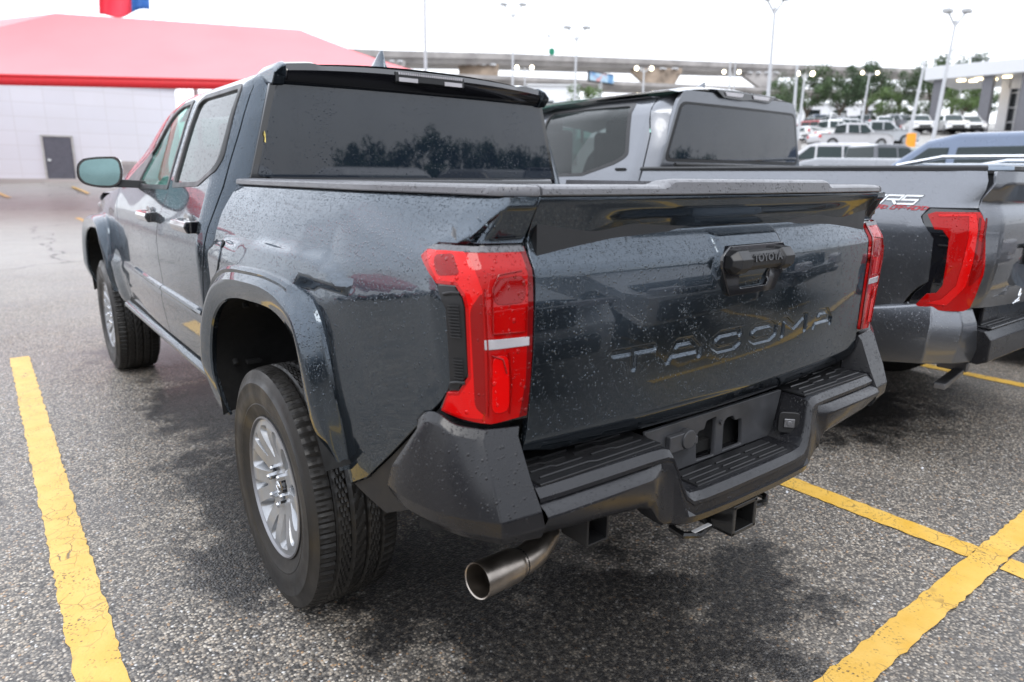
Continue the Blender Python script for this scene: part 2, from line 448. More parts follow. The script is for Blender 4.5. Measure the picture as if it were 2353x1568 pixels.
def sweep(name, rings, mat, parent, smooth=30, caps=False, closed=False, **k):
    b = MB(); b.loft(rings, closed=closed, caps=caps); return b.build(name, mat, parent, smooth=smooth, **k)
def text(name, s, size, mat, parent, loc, rot, extrude=.002, offset=0., shear=0., sx=1., **k):
    cu = bpy.data.curves.new(name, 'FONT'); cu.body = s; cu.size = size; cu.extrude = extrude; cu.offset = offset; cu.shear = shear; cu.resolution_u = 3
    cu.align_x = 'CENTER'; cu.align_y = 'CENTER'
    to = bpy.data.objects.new(name+'_tmp', cu); C.objects.link(to)
    dg = bpy.context.evaluated_depsgraph_get(); me = bpy.data.meshes.new_from_object(to.evaluated_get(dg)); bpy.data.objects.remove(to); bpy.data.curves.remove(cu)
    for v in me.vertices: v.co.x *= sx
    me.materials.clear()
    o = link(name, me, mat, parent, **k); o.location = loc; o.rotation_euler = rot; return o
def at(px, py, d):
    """point d metres deep along the view axis, seen at the photograph's display pixel (2353 wide)"""
    return CAM + FW*d + RT*((px-1176.5)/FPX*d) + UP*(-(py-784)/FPX*d)
# ================================================================ ground
def slope(az):
    T = [(-1.6, 0), (-.7, 0), (.08, .052), (.6, .07), (1.12, .095), (1.6, .085), (2.2, .0)]
    return max(0, lerp(T, az))
def hgt(x, y):
    dx, dy = x-CAM.x, y-CAM.y; D = math.hypot(dx, dy); az = math.atan2(dx, dy)
    k = max(0., D-22.0); return slope(az)*k*ss(0, 12, k) if k > 0 else 0.0
def ground_mat():
    m, t, b = new_mat('asphalt'); P = coords(t)
    v = N(t, 'ShaderNodeTexVoronoi'); v.inputs['Scale'].default_value = 125; t.links.new(P, v.inputs['Vector'])
    s = N(t, 'ShaderNodeSeparateColor'); t.links.new(v.outputs['Color'], s.inputs[0])
    cr = N(t, 'ShaderNodeValToRGB'); cr.color_ramp.interpolation = 'CONSTANT'; e = cr.color_ramp.elements
    e[0].position = 0; e[0].color = (.038, .037, .036, 1); e[1].position = .20; e[1].color = (.115, .103, .09, 1)
    for p, c in ((.42, (.225, .205, .18, 1)), (.58, (.35, .305, .25, 1)), (.76, (.50, .42, .33, 1)), (.88, (.62, .56, .475, 1)), (.955, (.46, .29, .16, 1)), (.98, (.75, .73, .70, 1))):
        q = e.new(p); q.color = c
    t.links.new(s.outputs[0], cr.inputs[0])
    edge = rng(t, v.outputs['Distance'], .35, .75, 1.0, .25)
    col = mixc(t, math_(t, 'SUBTRACT', 1.0, edge), cr.outputs[0], (.03, .03, .033))
    # broad tone changes, warmer and cooler areas, worn lanes
    n1 = noise(t, P, .35, 5); n2 = noise(t, P, 1.7, 6, .6)
    col = mixc(t, rng(t, n1, .35, .65, 0, .22), col, (.32, .285, .24))
    col = mixc(t, rng(t, n2, .48, .78, 0, .45), col, (.085, .082, .082))
    # oily damp stains: around the tail pipe, under the sill, beside the rear wheel
    sp = N(t, 'ShaderNodeSeparateXYZ'); t.links.new(P, sp.inputs[0])
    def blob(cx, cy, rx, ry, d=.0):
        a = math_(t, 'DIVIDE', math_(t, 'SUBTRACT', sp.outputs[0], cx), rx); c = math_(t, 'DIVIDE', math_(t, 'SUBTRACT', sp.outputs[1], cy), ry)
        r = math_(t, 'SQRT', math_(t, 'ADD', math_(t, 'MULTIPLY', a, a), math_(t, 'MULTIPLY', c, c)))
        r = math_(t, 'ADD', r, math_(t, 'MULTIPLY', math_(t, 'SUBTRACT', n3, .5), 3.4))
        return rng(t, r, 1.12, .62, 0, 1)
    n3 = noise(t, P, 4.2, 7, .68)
    col = mixc(t, math_(t, 'MULTIPLY', rng(t, math_(t, 'ADD', sp.outputs[1], math_(t, 'MULTIPLY', n1, 6.)), 8, 15), .5), col, (.44, .43, .41))  # far ground lightened: the wet sheen of the sky painted into the colour
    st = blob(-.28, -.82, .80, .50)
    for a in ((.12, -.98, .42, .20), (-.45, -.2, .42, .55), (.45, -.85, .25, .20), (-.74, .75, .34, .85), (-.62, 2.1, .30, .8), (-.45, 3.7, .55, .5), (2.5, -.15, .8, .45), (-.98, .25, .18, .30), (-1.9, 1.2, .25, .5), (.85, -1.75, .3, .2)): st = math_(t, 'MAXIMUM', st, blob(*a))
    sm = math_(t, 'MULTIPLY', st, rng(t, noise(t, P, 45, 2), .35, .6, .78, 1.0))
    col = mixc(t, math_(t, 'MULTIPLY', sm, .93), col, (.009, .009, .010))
    inp(b, 'Coat Weight', .12); inp(b, 'Coat Roughness', .14); inp(b, 'Coat IOR', 1.33)
    # a few straight cracks sealed with tar
    wv = N(t, 'ShaderNodeTexVoronoi'); wv.feature = 'DISTANCE_TO_EDGE'; wv.inputs['Scale'].default_value = .16
    dm = N(t, 'ShaderNodeVectorMath', operation='ADD'); nz = N(t, 'ShaderNodeTexNoise'); nz.inputs['Scale'].default_value = 1.2; t.links.new(P, nz.inputs['Vector']); t.links.new(P, dm.inputs[0]); t.links.new(nz.outputs['Color'], dm.inputs[1]); t.links.new(dm.outputs[0], wv.inputs['Vector'])
    far = rng(t, sp.outputs[1], 6, 9); ck = math_(t, 'MULTIPLY', rng(t, wv.outputs['Distance'], .0035, .001), far)
    col = mixc(t, ck, col, (.02, .02, .02))
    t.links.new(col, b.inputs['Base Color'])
    ro = rng(t, n2, .3, .7, .62, .42); ro = math_(t, 'SUBTRACT', ro, math_(t, 'MULTIPLY', st, .15)); t.links.new(ro, b.inputs['Roughness'])
    bm = N(t, 'ShaderNodeBump'); bm.inputs['Strength'].default_value = .8; bm.inputs['Distance'].default_value = .003
    hh = math_(t, 'SUBTRACT', 1.0, v.outputs['Distance']); hh = math_(t, 'ADD', hh, math_(t, 'MULTIPLY', s.outputs[1], .5)); t.links.new(hh, bm.inputs['Height']); t.links.new(bm.outputs[0], b.inputs['Normal'])
    M['asphalt'] = m
def line_mat():
    m, t, b = new_mat('line_yellow'); P = coords(t)
    n = noise(t, P, 9, 5, .6)
    col = mixc(t, rng(t, n, .3, .7), (.66, .385, .055), (.74, .47, .11))
    dm = N(t, 'ShaderNodeVectorMath', operation='MULTIPLY_ADD'); nz = N(t, 'ShaderNodeTexNoise'); nz.inputs['Scale'].default_value = 14; nz.inputs['Detail'].default_value = 4
    t.links.new(P, nz.inputs['Vector']); t.links.new(nz.outputs['Color'], dm.inputs[0]); dm.inputs[1].default_value = (.05, .05, 0); t.links.new(P, dm.inputs[2])
    v = N(t, 'ShaderNodeTexVoronoi'); v.feature = 'DISTANCE_TO_EDGE'; v.inputs['Scale'].default_value = 17; t.links.new(dm.outputs[0], v.inputs['Vector'])
    v2 = N(t, 'ShaderNodeTexVoronoi'); v2.inputs['Scale'].default_value = 85; t.links.new(P, v2.inputs['Vector'])
    cr = math_(t, 'MULTIPLY', rng(t, v.outputs['Distance'], .035, .008), rng(t, noise(t, P, 6, 3), .50, .68))
    pit = math_(t, 'MULTIPLY', rng(t, v2.outputs['Distance'], .38, .22), rng(t, noise(t, P, 7, 6, .75), .47, .60))
    dark = math_(t, 'MAXIMUM', cr, pit)
    col = mixc(t, math_(t, 'MULTIPLY', dark, .85), col, (.05, .045, .04)); t.links.new(col, b.inputs['Base Color']); inp(b, 'Roughness', .42)
    bm = N(t, 'ShaderNodeBump'); bm.inputs['Strength'].default_value = .5; bm.inputs['Distance'].default_value = .002
    v3 = N(t, 'ShaderNodeTexVoronoi'); v3.inputs['Scale'].default_value = 110; t.links.new(P, v3.inputs['Vector'])
    t.links.new(math_(t, 'SUBTRACT', math_(t, 'MULTIPLY', dark, -1.), math_(t, 'MULTIPLY', v3.outputs['Distance'], .35)), bm.inputs['Height']); t.links.new(bm.outputs[0], b.inputs['Normal'])
    M['line_yellow'] = m
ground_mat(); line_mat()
def make_ground():
    b = MB(); rs = [0, 3, 6, 9, 10, 12, 15, 19, 24, 30, 38, 48, 60, 76, 96, 122, 155, 200, 260, 340, 500, 900]; n = 96; vs = []; fs = []
    for r in rs:
        for k in range(n):
            a = 2*math.pi*k/n; x, y = CAM.x+r*math.sin(a), CAM.y+r*math.cos(a); rr = min(r, 125)
            vs.append((x, y, hgt(CAM.x+rr*math.sin(a), CAM.y+rr*math.cos(a)) if r else 0))
    for i in range(len(rs)-1):
        for k in range(n): fs.append((i*n+k, i*n+(k+1) % n, (i+1)*n+(k+1) % n, (i+1)*n+k))
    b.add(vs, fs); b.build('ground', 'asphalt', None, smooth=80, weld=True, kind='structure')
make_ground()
def stripe(x0, y0, x1, y1, wd, z=.004):
    rnd = random.Random(int(abs(x0*100+y1*10))); a, c = Vector((x0, y0)), Vector((x1, y1)); L = (c-a).length; d = (c-a)/L; nn = Vector((-d.y, d.x)); k = int(L/.03); b = MB(); vs = []
    for i in range(k+1):
        q = a+d*L*i/k
        for s_ in (-1, 1):
            j = rnd.uniform(-.0055, .0045); p = q+nn*s_*(wd/2+j); vs.append((p.x, p.y, hgt(p.x, p.y)+z))
    b.add(vs, [(2*i, 2*i+1, 2*i+3, 2*i+2) for i in range(k)])
    return b
def lines():
    L = [(-1.428, 4.08, -1.428, -2.6, .120, .004), (1.240, 4.10, 1.240, -1.27, .115, .004), (1.240, -1.372, 1.240, -2.2, .115, .004), (-.12, -1.322, 7.2, -1.318, .098, .008), (3.92, 4.1, 3.92, -1.26, .11, .004),
         (1.29, -2.63, 7.5, -2.63, .10, .008), (1.95, -2.985, 1.95, -3.9, .10, .004), (1.90, -2.95, 2.42, -2.95, .05, .008), (2.37, -2.92, 2.37, -2.69, .10, .004), (4.6, -3.2, 5.4, -3.2, .08, .004), (3.92, -2.70, 3.92, -7., .11, .004)]
    for a in L: stripe(*a).build('parking_line', 'line_yellow', None, smooth=0, kind='structure')
    far = [((-15, 440), (22, 456), 33), ((148, 484), (212, 516), 17), ((166, 430), (204, 446), 30)]
    for (p, q, d) in far:
        A_, B_ = at(*p, d), at(*q, d*.93)
        def hit(px, py):
            D0 = 3.
            while D0 < 80:
                P_ = at(px, py, D0)
                if P_.z < hgt(P_.x, P_.y): break
                D0 += .1
            return P_
        A_, B_ = hit(*p), hit(*q); stripe(A_.x, A_.y, B_.x, B_.y, .14, .012).build('parking_line', 'line_yellow', None, smooth=0, kind='structure')
lines()
# ================================================================ the slate pickup in front
ARCH_IN = [(.43, .50), (.455, .60), (.461, .69), (.436, .781), (.377, .864), (.284, .925), (.18, .960), (.06, .980), (-.05, .988), (-.17, .994), (-.26, .990), (-.345, .966), (-.396, .925), (-.415, .874), (-.431, .799), (-.444, .726), (-.470, .680), (-.488, .648), (-.500, .622)]
ARCH_OUT = [(.585, .52), (.60, .64), (.595, .74), (.555, .835), (.47, .925), (.36, 1.010), (.22, 1.058), (.10, 1.078), (-.03, 1.086), (-.14, 1.090), (-.24, 1.088), (-.325, 1.082), (-.412, 1.058), (-.462, 1.011), (-.488, .952), (-.505, .869), (-.510, .76), (-.508, .67), (-.512, .62), (-.520, .575)]
def smooth_line(P, n=4):
    out = []; m = len(P)
    for i in range(m-1):
        p0, p1, p2, p3 = P[max(i-1, 0)], P[i], P[i+1], P[min(i+2, m-1)]
        for j in range(n):
            t = j/n; out.append(tuple(.5*(2*b+(c-a)*t+(2*a-5*b+4*c-d)*t*t+(3*b-a-3*c+d)*t**3) for a, b, c, d in zip(p0, p1, p2, p3)))
    return out+[P[-1]]
ARCH_IN, ARCH_OUT = smooth_line(ARCH_IN), smooth_line(ARCH_OUT)
def arch_sweep(name, F, y0, side, parent, mat):
    rings = []
    nn_ = len(ARCH_IN)
    for k_, ((a, b), (c, d)) in enumerate(zip(ARCH_IN, ARCH_OUT)):
        tf = .30+.70*ss(nn_-1, nn_-22, k_)*ss(-6, 8, k_)
        def S(t): return (a+(c-a)*t, b+(d-b)*t)
        wo = F(c+y0, d)[0]; ring = []
        for t, x in ((1.04, wo-.012), (1.0, wo+.003), (.985, wo+.010), (.90, wo+.016), (.80, .936), (.66, .953), (.60, .9565), (.50, .956), (.15, .946), (.04, .943), (.0, .937), (.0, .930), (.01, .922)):
            if t > .85: x = wo+(x-wo)*max(tf, .5)
            else: x = max(wo+.012*tf if t > .5 else 0, wo+(x-wo)*tf)
            q = S(t); ring.append((side*x, q[0]+y0, q[1]))
        rings.append(ring)
    return sweep(name, rings, mat, parent, smooth=32)
def liner(name, y0, side, parent):
    b = MB(); cy = sum(p[0] for p in ARCH_IN)/len(ARCH_IN); rings = []
    for a, z in ARCH_IN:
        rings.append([(side*.925, a+y0, z+.004), (side*.88, a+y0+(a-cy)*.03, z+.012), (side*.70, a+y0+(a-cy)*.06, z+.03), (side*.48, a+y0+(a-cy)*.05, z+.02)])
    b.loft(rings, closed=False, caps=False)
    b.prism([(p[0]+y0, p[1]+.01) for p in ARCH_IN], side*.475, side*.49, 'x')
    for k in (8, 20, 32, 52):    # moulded ribs and clips in the liner
        a, z = ARCH_IN[k]; b.box((side*.80, a+y0-(a-cy)*.03, z-.008), (.05, .03, .012)); b.bar((side*.86, a+y0, z+.004), (side*.86, a*.97+y0, z-.012), .010, 8)
    return b.build(name, 'inner_black', parent, smooth=35)
# ---------------------------------------------------------------- wheel (outer face towards -X, local origin at the hub centre line)
def make_wheel(parent):
    Rr, hw = .386, .128
    na, cols = 300, []
    prof = []
    for i in range(45):
        x = -hw*.86 + hw*1.72*i/44; prof.append((x, Rr-.006*(abs(x)/(hw*.86))**4))
    tb = MB(); rings = []
    def ditch(v, c, w_): return max(0, 1-((v-c)/w_)**4) if abs(v-c) < w_ else 0
    for k in range(na):
        an = 2*math.pi*k/na; ring = []
        for s_ in range(2):
            pass
        sd = [(-.126, .355), (-.1315, .340), (-.1345, .337), (-.1345, .331), (-.1330, .328), (-.1335, .305), (-.130, .278), (-.1275, .272), (-.1285, .268), (-.122, .255), (-.1165, .238), (-.112, .226)]
        ring += [(x, r) for x, r in sd[::-1]]
        ring.append((-.1225, .366)); ring.append((-.1185, .376))
        for x, r in prof:
            g = max(ditch(x, -.068, .0052), ditch(x, -.024, .0052), ditch(x, .024, .0052), ditch(x, .068, .0052))*.0075
            ph = (k + int(2.2*math.sin(x*60))) % 5
            if abs(x) > .072: l = .005 if k % 4 == 0 else (.0025 if k % 4 == 2 and abs(x) > .09 else 0)
            elif abs(x) < .02: l = .0045 if (k+int(x*300)) % 6 == 0 else 0
            else: l = .0045 if (k+int(abs(x)*420)) % 5 == 0 else 0
            ring.append((x, r-max(g, l)))
        ring.append((.1185, .376)); ring.append((.126, .355)); ring += [(-x, r) for x, r in sd[1:]]
        rings.append([(x, r*math.cos(an), r*math.sin(an)) for x, r in ring])
    rings.append(rings[0]); tb.loft(rings, closed=False, caps=False)
    tyre = tb.build('tyre', 'tyre_rubber', parent, smooth=28, weld=True)
    # barrel and lip
    rb = MB(); rp = [(-.112, .2265), (-.118, .2275), (-.1195, .222), (-.112, .2165), (-.095, .212), (-.02, .200), (.10, .205), (.115, .226)]
    rb.loft([[(x, r*math.cos(a), r*math.sin(a)) for x, r in rp] for a in [2*math.pi*k/96 for k in range(97)]], closed=False, caps=False)
    rim = rb.build('rim', 'alloy_dark', parent, smooth=30, weld=True)
    # spoke star cut from one disc, dished towards the hub
    holes = []
    def pol(r, a): return (r*math.cos(a), r*math.sin(a))
    for k in range(6):
        a0 = R(60*k+90)
        h = [pol(.118, a0-R(2.5)), pol(.196, a0-R(6.0)), pol(.202, a0), pol(.196, a0+R(6.0)), pol(.118, a0+R(2.5)), pol(.108, a0)]
        holes.append(round_poly(h, .012))
        a1 = a0+R(30)
        h = [pol(.092, a1-R(3)), pol(.124, a1-R(8)), pol(.190, a1-R(11.0)), pol(.201, a1-R(8)), pol(.201, a1+R(8)), pol(.190, a1+R(11.0)), pol(.124, a1+R(8)), pol(.092, a1+R(3))]
        holes.append(round_poly(h, .010))
    outer = [pol(.2185, 2*math.pi*k/72) for k in range(72)]
    def F(u, z):
        r = math.hypot(u, z); return (.094+.022*ss(.07, .19, r)-.004*ss(.19, .215, r)-.012*ss(.062, .045, r), u, z)
    sp = panel('spokes', F, outer, 'alloy', rim, side=-1, holes=holes, step=.009, thick=.0)
    # chamfered sides of the openings, flaring backwards
    cb = MB()
    for h in holes:
        cu = sum(p[0] for p in h)/len(h); cz = sum(p[1] for p in h)/len(h)
        L = resample(h, .009); r0 = []; 
        rings = []
        for d, s_ in ((0, 1.0), (.003, .93), (.022, .66), (.040, .60)):
            rings.append([(-(F(u, z)[0])+d, cu+(u-cu)*s_, cz+(z-cz)*s_) for u, z in L])
        cb.loft(rings, closed=True, caps=False)
    cb.build('spoke_side', 'alloy', rim, smooth=40)
    n = MB()
    for k in range(6):
        a = R(60*k+60); y, z = .0585*math.cos(a), .0585*math.sin(a)
        n = MB(); n.bar((-.085, y, z), (-.112, y, z), .0115, 6); n.bar((-.110, y, z), (-.117, y, z), .0095, 10, .006); n.build('lug_nut', 'chrome', rim, smooth=30)
    cp = MB(); cp.loft([[(x, r*math.cos(a), r*math.sin(a)) for a in [2*math.pi*k/32 for k in range(32)]] for x, r in ((-.07, .036), (-.094, .036), (-.099, .033), (-.100, .028))]); cap = cp.build('hub_cap', 'gloss_black', rim, smooth=40)
    el = MB()
    for (ry, rz, cz) in ((.020, .0135, 0), (.0065, .0135, 0), (.0125, .0048, .0072)):
        el.tube([(-.1012, ry*math.cos(a), cz+rz*math.sin(a)) for a in [2*math.pi*k/24 for k in range(25)]], .0014, 6)
    el.build('emblem', 'chrome', rim, smooth=40)
    dk = MB(); dk.loft([[(x, r*math.cos(a), r*math.sin(a)) for a in [2*math.pi*k/40 for k in range(40)]] for x, r in ((-.03, .165), (-.03, .02), (-.05, .02))]); dk.build('brake_disc', 'disc_steel', parent, smooth=30)
    bk = MB(); bk.loft([[(x, r*math.cos(a), r*math.sin(a)) for a in [2*math.pi*k/40 for k in range(40)]] for x, r in ((.01, .203), (.012, .02))]); bk.build('backing_plate', 'inner_black', parent, smooth=30)
    return tyre
def glyphs(word, boxes, zb, zt, wd=.0072):
    segs = []
    G = {'T': [(0, 1, 1, 1), (.5, 1, .5, 0)], 'A': [(0, 0, .27, 1), (.27, 1, .72, 1), (.72, 1, 1, .35), (1, .35, 1, 0), (.16, .36, .98, .36)],
         'C': [(1, 1, .22, 1), (.22, 1, 0, .72), (0, .72, 0, .28), (0, .28, .22, 0), (.22, 0, .82, 0), (.82, 0, 1, .22), (1, 1, 1, .82)],
         'O': [(.2, 1, .8, 1), (.8, 1, 1, .72), (1, .72, 1, .28), (1, .28, .8, 0), (.8, 0, .2, 0), (.2, 0, 0, .28), (0, .28, 0, .72), (0, .72, .2, 1)],
         'M': [(0, 0, 0, 1), (0, 1, .12, 1), (.12, 1, .5, .38), (.5, .38, .88, 1), (.88, 1, 1, 1), (1, 1, 1, 0)]}
    for ch, (x0, x1) in zip(word, boxes):
        for a, b, c, d in G[ch]:
            segs.append((x0+wd+(x1-x0-2*wd)*a, zb+wd+(zt-zb-2*wd)*b, x0+wd+(x1-x0-2*wd)*c, zb+wd+(zt-zb-2*wd)*d))
    return segs
LET = glyphs('TACOMA', [(-.470, -.332), (-.298, -.172), (-.132, -.014), (.022, .152), (.176, .312), (.350, .468)], .921, .976)
def let_depth(x, z):
    if not (.905 < z < .99) or abs(x) > .49: return 0
    d = 9
    for a, b, c, e_ in LET:
        if min(a, c)-.03 > x or max(a, c)+.03 < x: continue
        vx, vz = c-a, e_-b; t = ((x-a)*vx+(z-b)*vz)/(vx*vx+vz*vz+1e-12); t = max(0, min(1, t))
        d = min(d, math.hypot(x-a-t*vx, z-b-t*vz))
    return .0055*(1-ss(.0050, .0098, d))
def F_tg(x, z):
    g = S1.grear(x, z)
    g += .013*ss(.150, .125, abs(x))*ss(1.10, 1.14, z)*ss(1.228, 1.208, z)
    g -= let_depth(x, z)
    return (x, -g, z)
def truck_one():
    T = empty('pickup_truck', (0, 0, 0), 0, 'dark slate pickup beaded with rain, TACOMA stamped in its tailgate', 'pickup truck')
    PT = 'paint_slate'
    wl = [(-.785, 0, .383), (-.785, 3.35, .383), (.785, 0, .383), (.785, 3.35, .383)]
    W = empty('wheel', wl[0]); W.parent = T; make_wheel(W)
    W.rotation_euler = (R(12), 0, 0)
    for i, p in enumerate(wl[1:]):
        c = copy_tree(W, T); c.location = p; c.rotation_euler = (R(25*i), 0, math.pi if p[0] > 0 else 0)
    for sd in (-1, 1):
        # ---- bed side
        body = [(.475, 1.3065), (.470, 1.22), (.462, 1.10), (.455, .95), (.60, .79), (.58, .56), (.50, .56), (.515, .70), (.485, .80), (.425, .89), (.31, .965), (.15, 1.01), (-.1, 1.03), (-.28, 1.03), (-.40, .99), (-.45, .92), (-.468, .80), (-.482, .68), (-.495, .575), (-.576, .62), (-.81, .826), (-.904, .904), (-.929, .93), (-.941, .953), (-.952, 1.00), (-.952, 1.104), (-.944, 1.123), (-.852, 1.190), (-.866, 1.209), (-.882, 1.2205), (-.94, 1.2225), (-1.158, 1.219), (-1.163, 1.25), (-1.161, 1.3065)]
        bs = panel('bed_side', P_bed, body, PT, T, side=sd, step=.022, fine=[(-1.16, -.84, 1.19, 1.305, .008), (-.84, -.45, .98, 1.16, .014)], thick=.02)
        # fuel door outline
        if sd < 0:
            fd = round_poly([(.425, 1.125), (.30, 1.125), (.285, 1.06), (.40, .985), (.43, 1.01)], .03)
            panel('fuel_door', P_bed, fd, PT, bs, side=sd, step=.012, off=.0035, thick=.006)
            panel('fuel_door_gap', P_bed, [(q[0]*1.0+(q[0]-.365)*.07, q[1]+(q[1]-1.06)*.07) for q in fd], 'inner_black', bs, side=sd, step=.012, off=.0008, thick=.001)
        cab_low = [(-.495, .568), (-.576, .613), (-.81, .819), (-.904, .896), (-.93, .885), (-.93, .82), (-.86, .70), (-.75, .59), (-.62, .53)]
        panel('rear_valance', P_bed, cab_low, 'liner_black', T, side=sd, step=.03, off=-.010, thick=.03)
        fl = arch_sweep('wheel_arch_flare', P_bed, 0, sd, T, PT); liner('wheel_liner', 0, sd, T)
        arch_sweep('wheel_arch_flare', P_cab, 3.35, sd, T, PT); liner('wheel_liner', 3.35, sd, T)
        # ---- tail lamp
        lens = [(-.858, 1.190), (-.869, 1.203), (-.884, 1.212), (-.94, 1.213), (-1.152, 1.2095), (-1.1535, 1.17), (-1.154, 1.0), (-1.152, .94), (-1.147, .873), (-1.056, .868), (-.965, .879), (-.910, .886), (-.935, .928), (-.968, .932), (-.999, .968), (-1.003, 1.106), (-.997, 1.124), (-.975, 1.146), (-.925, 1.146)]
        tl = panel('tail_light', P_bed, lens, 'lens_red', T, side=sd, step=.014, off=.006, thick=.03)
        panel('lamp_housing', P_bed, [(-.846, 1.191), (-.862, 1.212), (-.880, 1.220), (-1.158, 1.2165), (-1.162, 1.0), (-1.158, .862), (-.96, .868), (-.888, .876), (-.935, .94), (-.945, 1.11)], 'gloss_black', tl, side=sd, step=.03, off=-.004, thick=.04)
        panel('light_guide', P_bed, [(-.874, 1.199), (-.886, 1.2085), (-.985, 1.208), (-1.012, 1.190), (-1.040, 1.135), (-1.040, .90), (-1.030, .880), (-.965, .884), (-.918, .890), (-.937, .922), (-.970, .927), (-1.006, .965), (-1.010, 1.108), (-1.003, 1.128), (-.978, 1.151), (-.926, 1.152)], 'lens_red_bright', tl, side=sd, step=.014, off=.0068, thick=.001)
        panel('lamp_edge', P_bed, [(-1.143, 1.2095), (-1.1535, 1.2090), (-1.1545, 1.0), (-1.1525, .940), (-1.1475, .874), (-1.130, .873), (-1.143, .95)], 'lens_red_dark', tl, side=sd, step=.014, off=.0070, thick=.001)
        panel('lamp_rim', P_bed, [(-.868, 1.2035), (-.884, 1.2125), (-.94, 1.2135), (-1.152, 1.2100), (-1.152, 1.2000), (-.94, 1.2040), (-.888, 1.2030)], 'rail_plastic', tl, side=sd, step=.014, off=.0072, thick=.001)
        rd = panel('lamp_reflector', P_bed, round_poly([(-1.012, 1.10), (-1.040, 1.135), (-1.04, .885), (-1.012, .905)], .012), 'lens_red_deep', tl, side=sd, step=.014, off=.0072, thick=.001)
        panel('stop_lamp', P_bed, round_poly([(-1.066, 1.155), (-1.136, 1.160), (-1.136, 1.108), (-1.066, 1.108)], .018), 'lens_red_deep', tl, side=sd, step=.014, off=.0075, thick=.001)
        panel('stop_lamp', P_bed, round_poly([(-1.062, 1.008), (-1.100, 1.006), (-1.105, .890), (-1.058, .890)], .018), 'lens_red_bright', tl, side=sd, step=.014, off=.0075, thick=.001)
        panel('turn_lamp', P_bed, round_poly([(-.905, 1.195), (-.965, 1.200), (-.985, 1.165), (-.925, 1.160)], .012), 'lens_red_deep', tl, side=sd, step=.014, off=.0075, thick=.001)
        rg = MB()
        def ridge(pts, rr=.0016):
            q = []
            for u, z in resample(pts, .01, False):
                p = P_bed(u, z); p2 = P_bed(u-.001, z); tx, ty = p2[0]-p[0], p2[1]-p[1]; l = math.hypot(tx, ty); nx, ny = ty/l, -tx/l
                if nx < 0: nx, ny = -nx, -ny
                if ny > 0: ny = -ny
                q.append((sd*(p[0]+nx*.0085), p[1]+ny*.0085, z))
            rg.tube(q, rr, 5)
        ridge([(-1.062, 1.052), (-1.062, 1.14), (-1.075, 1.165), (-1.13, 1.170)]); ridge([(-1.100, 1.012), (-1.108, .95), (-1.106, .885)]); ridge([(-1.045, 1.14), (-1.050, 1.0), (-1.048, .885)]); ridge([(-1.140, 1.10), (-1.138, 1.05), (-1.062, 1.052)]); ridge([(-1.058, 1.01), (-1.085, 1.0), (-1.095, .97)])
        rg.build('lens_ridge', 'lens_red_deep', tl, smooth=60)
        panel('reversing_lamp', P_bed, [(-1.043, 1.0405), (-1.146, 1.0375), (-1.146, 1.0215), (-1.043, 1.0225)], 'clear_lens', tl, side=sd, step=.014, off=.0085, thick=.002)
        vt = panel('lamp_vent', P_bed, [(-.926, 1.141), (-.972, 1.141), (-.992, 1.121), (-.997, 1.106), (-.995, .974), (-.966, .939), (-.937, .936), (-.945, .96), (-.952, 1.10)], 'trim_black', tl, side=sd, step=.014, off=.003, thick=.03)
        for zz0, nz_ in ((1.108, 11), (1.000, 7)):
          rb = MB()
          for zz in [zz0-.0062*i for i in range(nz_)]:
            L = [P_bed(u, zz) for u in (-.957, -.970, -.986)]
            rb.tube([(sd*(p[0]+.0045), p[1]-.0045, p[2]) for p in L], .0016, 4)
          rb.build('vent_rib', 'trim_black', tl, smooth=40)
        for zz in (1.128, .950):
            rb = MB(); L = [P_bed(u, zz+(.004 if u < -.96 else 0)) for u in (-.945, -.965, -.988)]; rb.tube([(sd*(p[0]+.005), p[1]-.005, p[2]) for p in L], .0035, 6)
            rb.build('vent_bar', 'trim_black', tl, smooth=40)
        # ---- bed rail cap
        rings = []
        for u in [.485-.02*i for i in range(75)]+[-1.155, -1.162]:
            if u < -1.162: continue
            p = P_bed(u, 1.306); q = P_bed(u-.001, 1.306); tx, ty = q[0]-p[0], q[1]-p[1]; l = math.hypot(tx, ty); nx, ny = -ty/l, tx/l
            if nx < 0 and u > -1.1: nx, ny = -nx, -ny
            if u <= -1.1: nx, ny = 0.0, -1.0
            elif u < -.9:
                t = (-.9-u)/.2; nx, ny = math.cos(t*math.pi/2), -math.sin(t*math.pi/2)
            pr = [(-.010, 1.3075), (.004, 1.3090), (.0055, 1.3115), (.0045, 1.3225), (.001, 1.3265), (-.008, 1.3285), (-.055, 1.330), (-.060, 1.30)]
            rings.append([(sd*(p[0]+nx*a), p[1]+ny*a, z) for a, z in pr])
        sweep('bed_rail_cap', rings, 'rail_plastic', T, smooth=35, caps=True, closed=True)
        # ---- doors
        gapx = .004
        rdoor = [(.662, 1.700), (.612, 1.652), (.600, 1.50), (.597, 1.38), (.592, 1.30), (.604, 1.22), (.614, 1.15), (.63, 1.05), (.66, .92), (.68, .80), (.675, .622), (1.388, .622), (1.376, .80), (1.362, .845), (1.374, .95), (1.362, 1.08), (1.325, 1.18), (1.285, 1.265), (1.300, 1.40), (1.315, 1.55), (1.330, 1.708), (1.058, 1.708)]
        rwin = round_poly([(1.205, 1.668), (.702, 1.668), (.668, 1.645), (.628, 1.40), (.652, 1.350), (.815, 1.296), (1.225, 1.284), (1.262, 1.50), (1.272, 1.640)], .02)
        d = panel('rear_door', P_cab, rdoor, PT, T, side=sd, holes=[rwin], step=.03, fine=[(.6, 1.4, .79, .86, .012)])
        rgl = round_poly([(1.195, 1.650), (.715, 1.650), (.688, 1.636), (.652, 1.405), (.672, 1.365), (.825, 1.313), (1.205, 1.303), (1.236, 1.50), (1.248, 1.630)], .02)
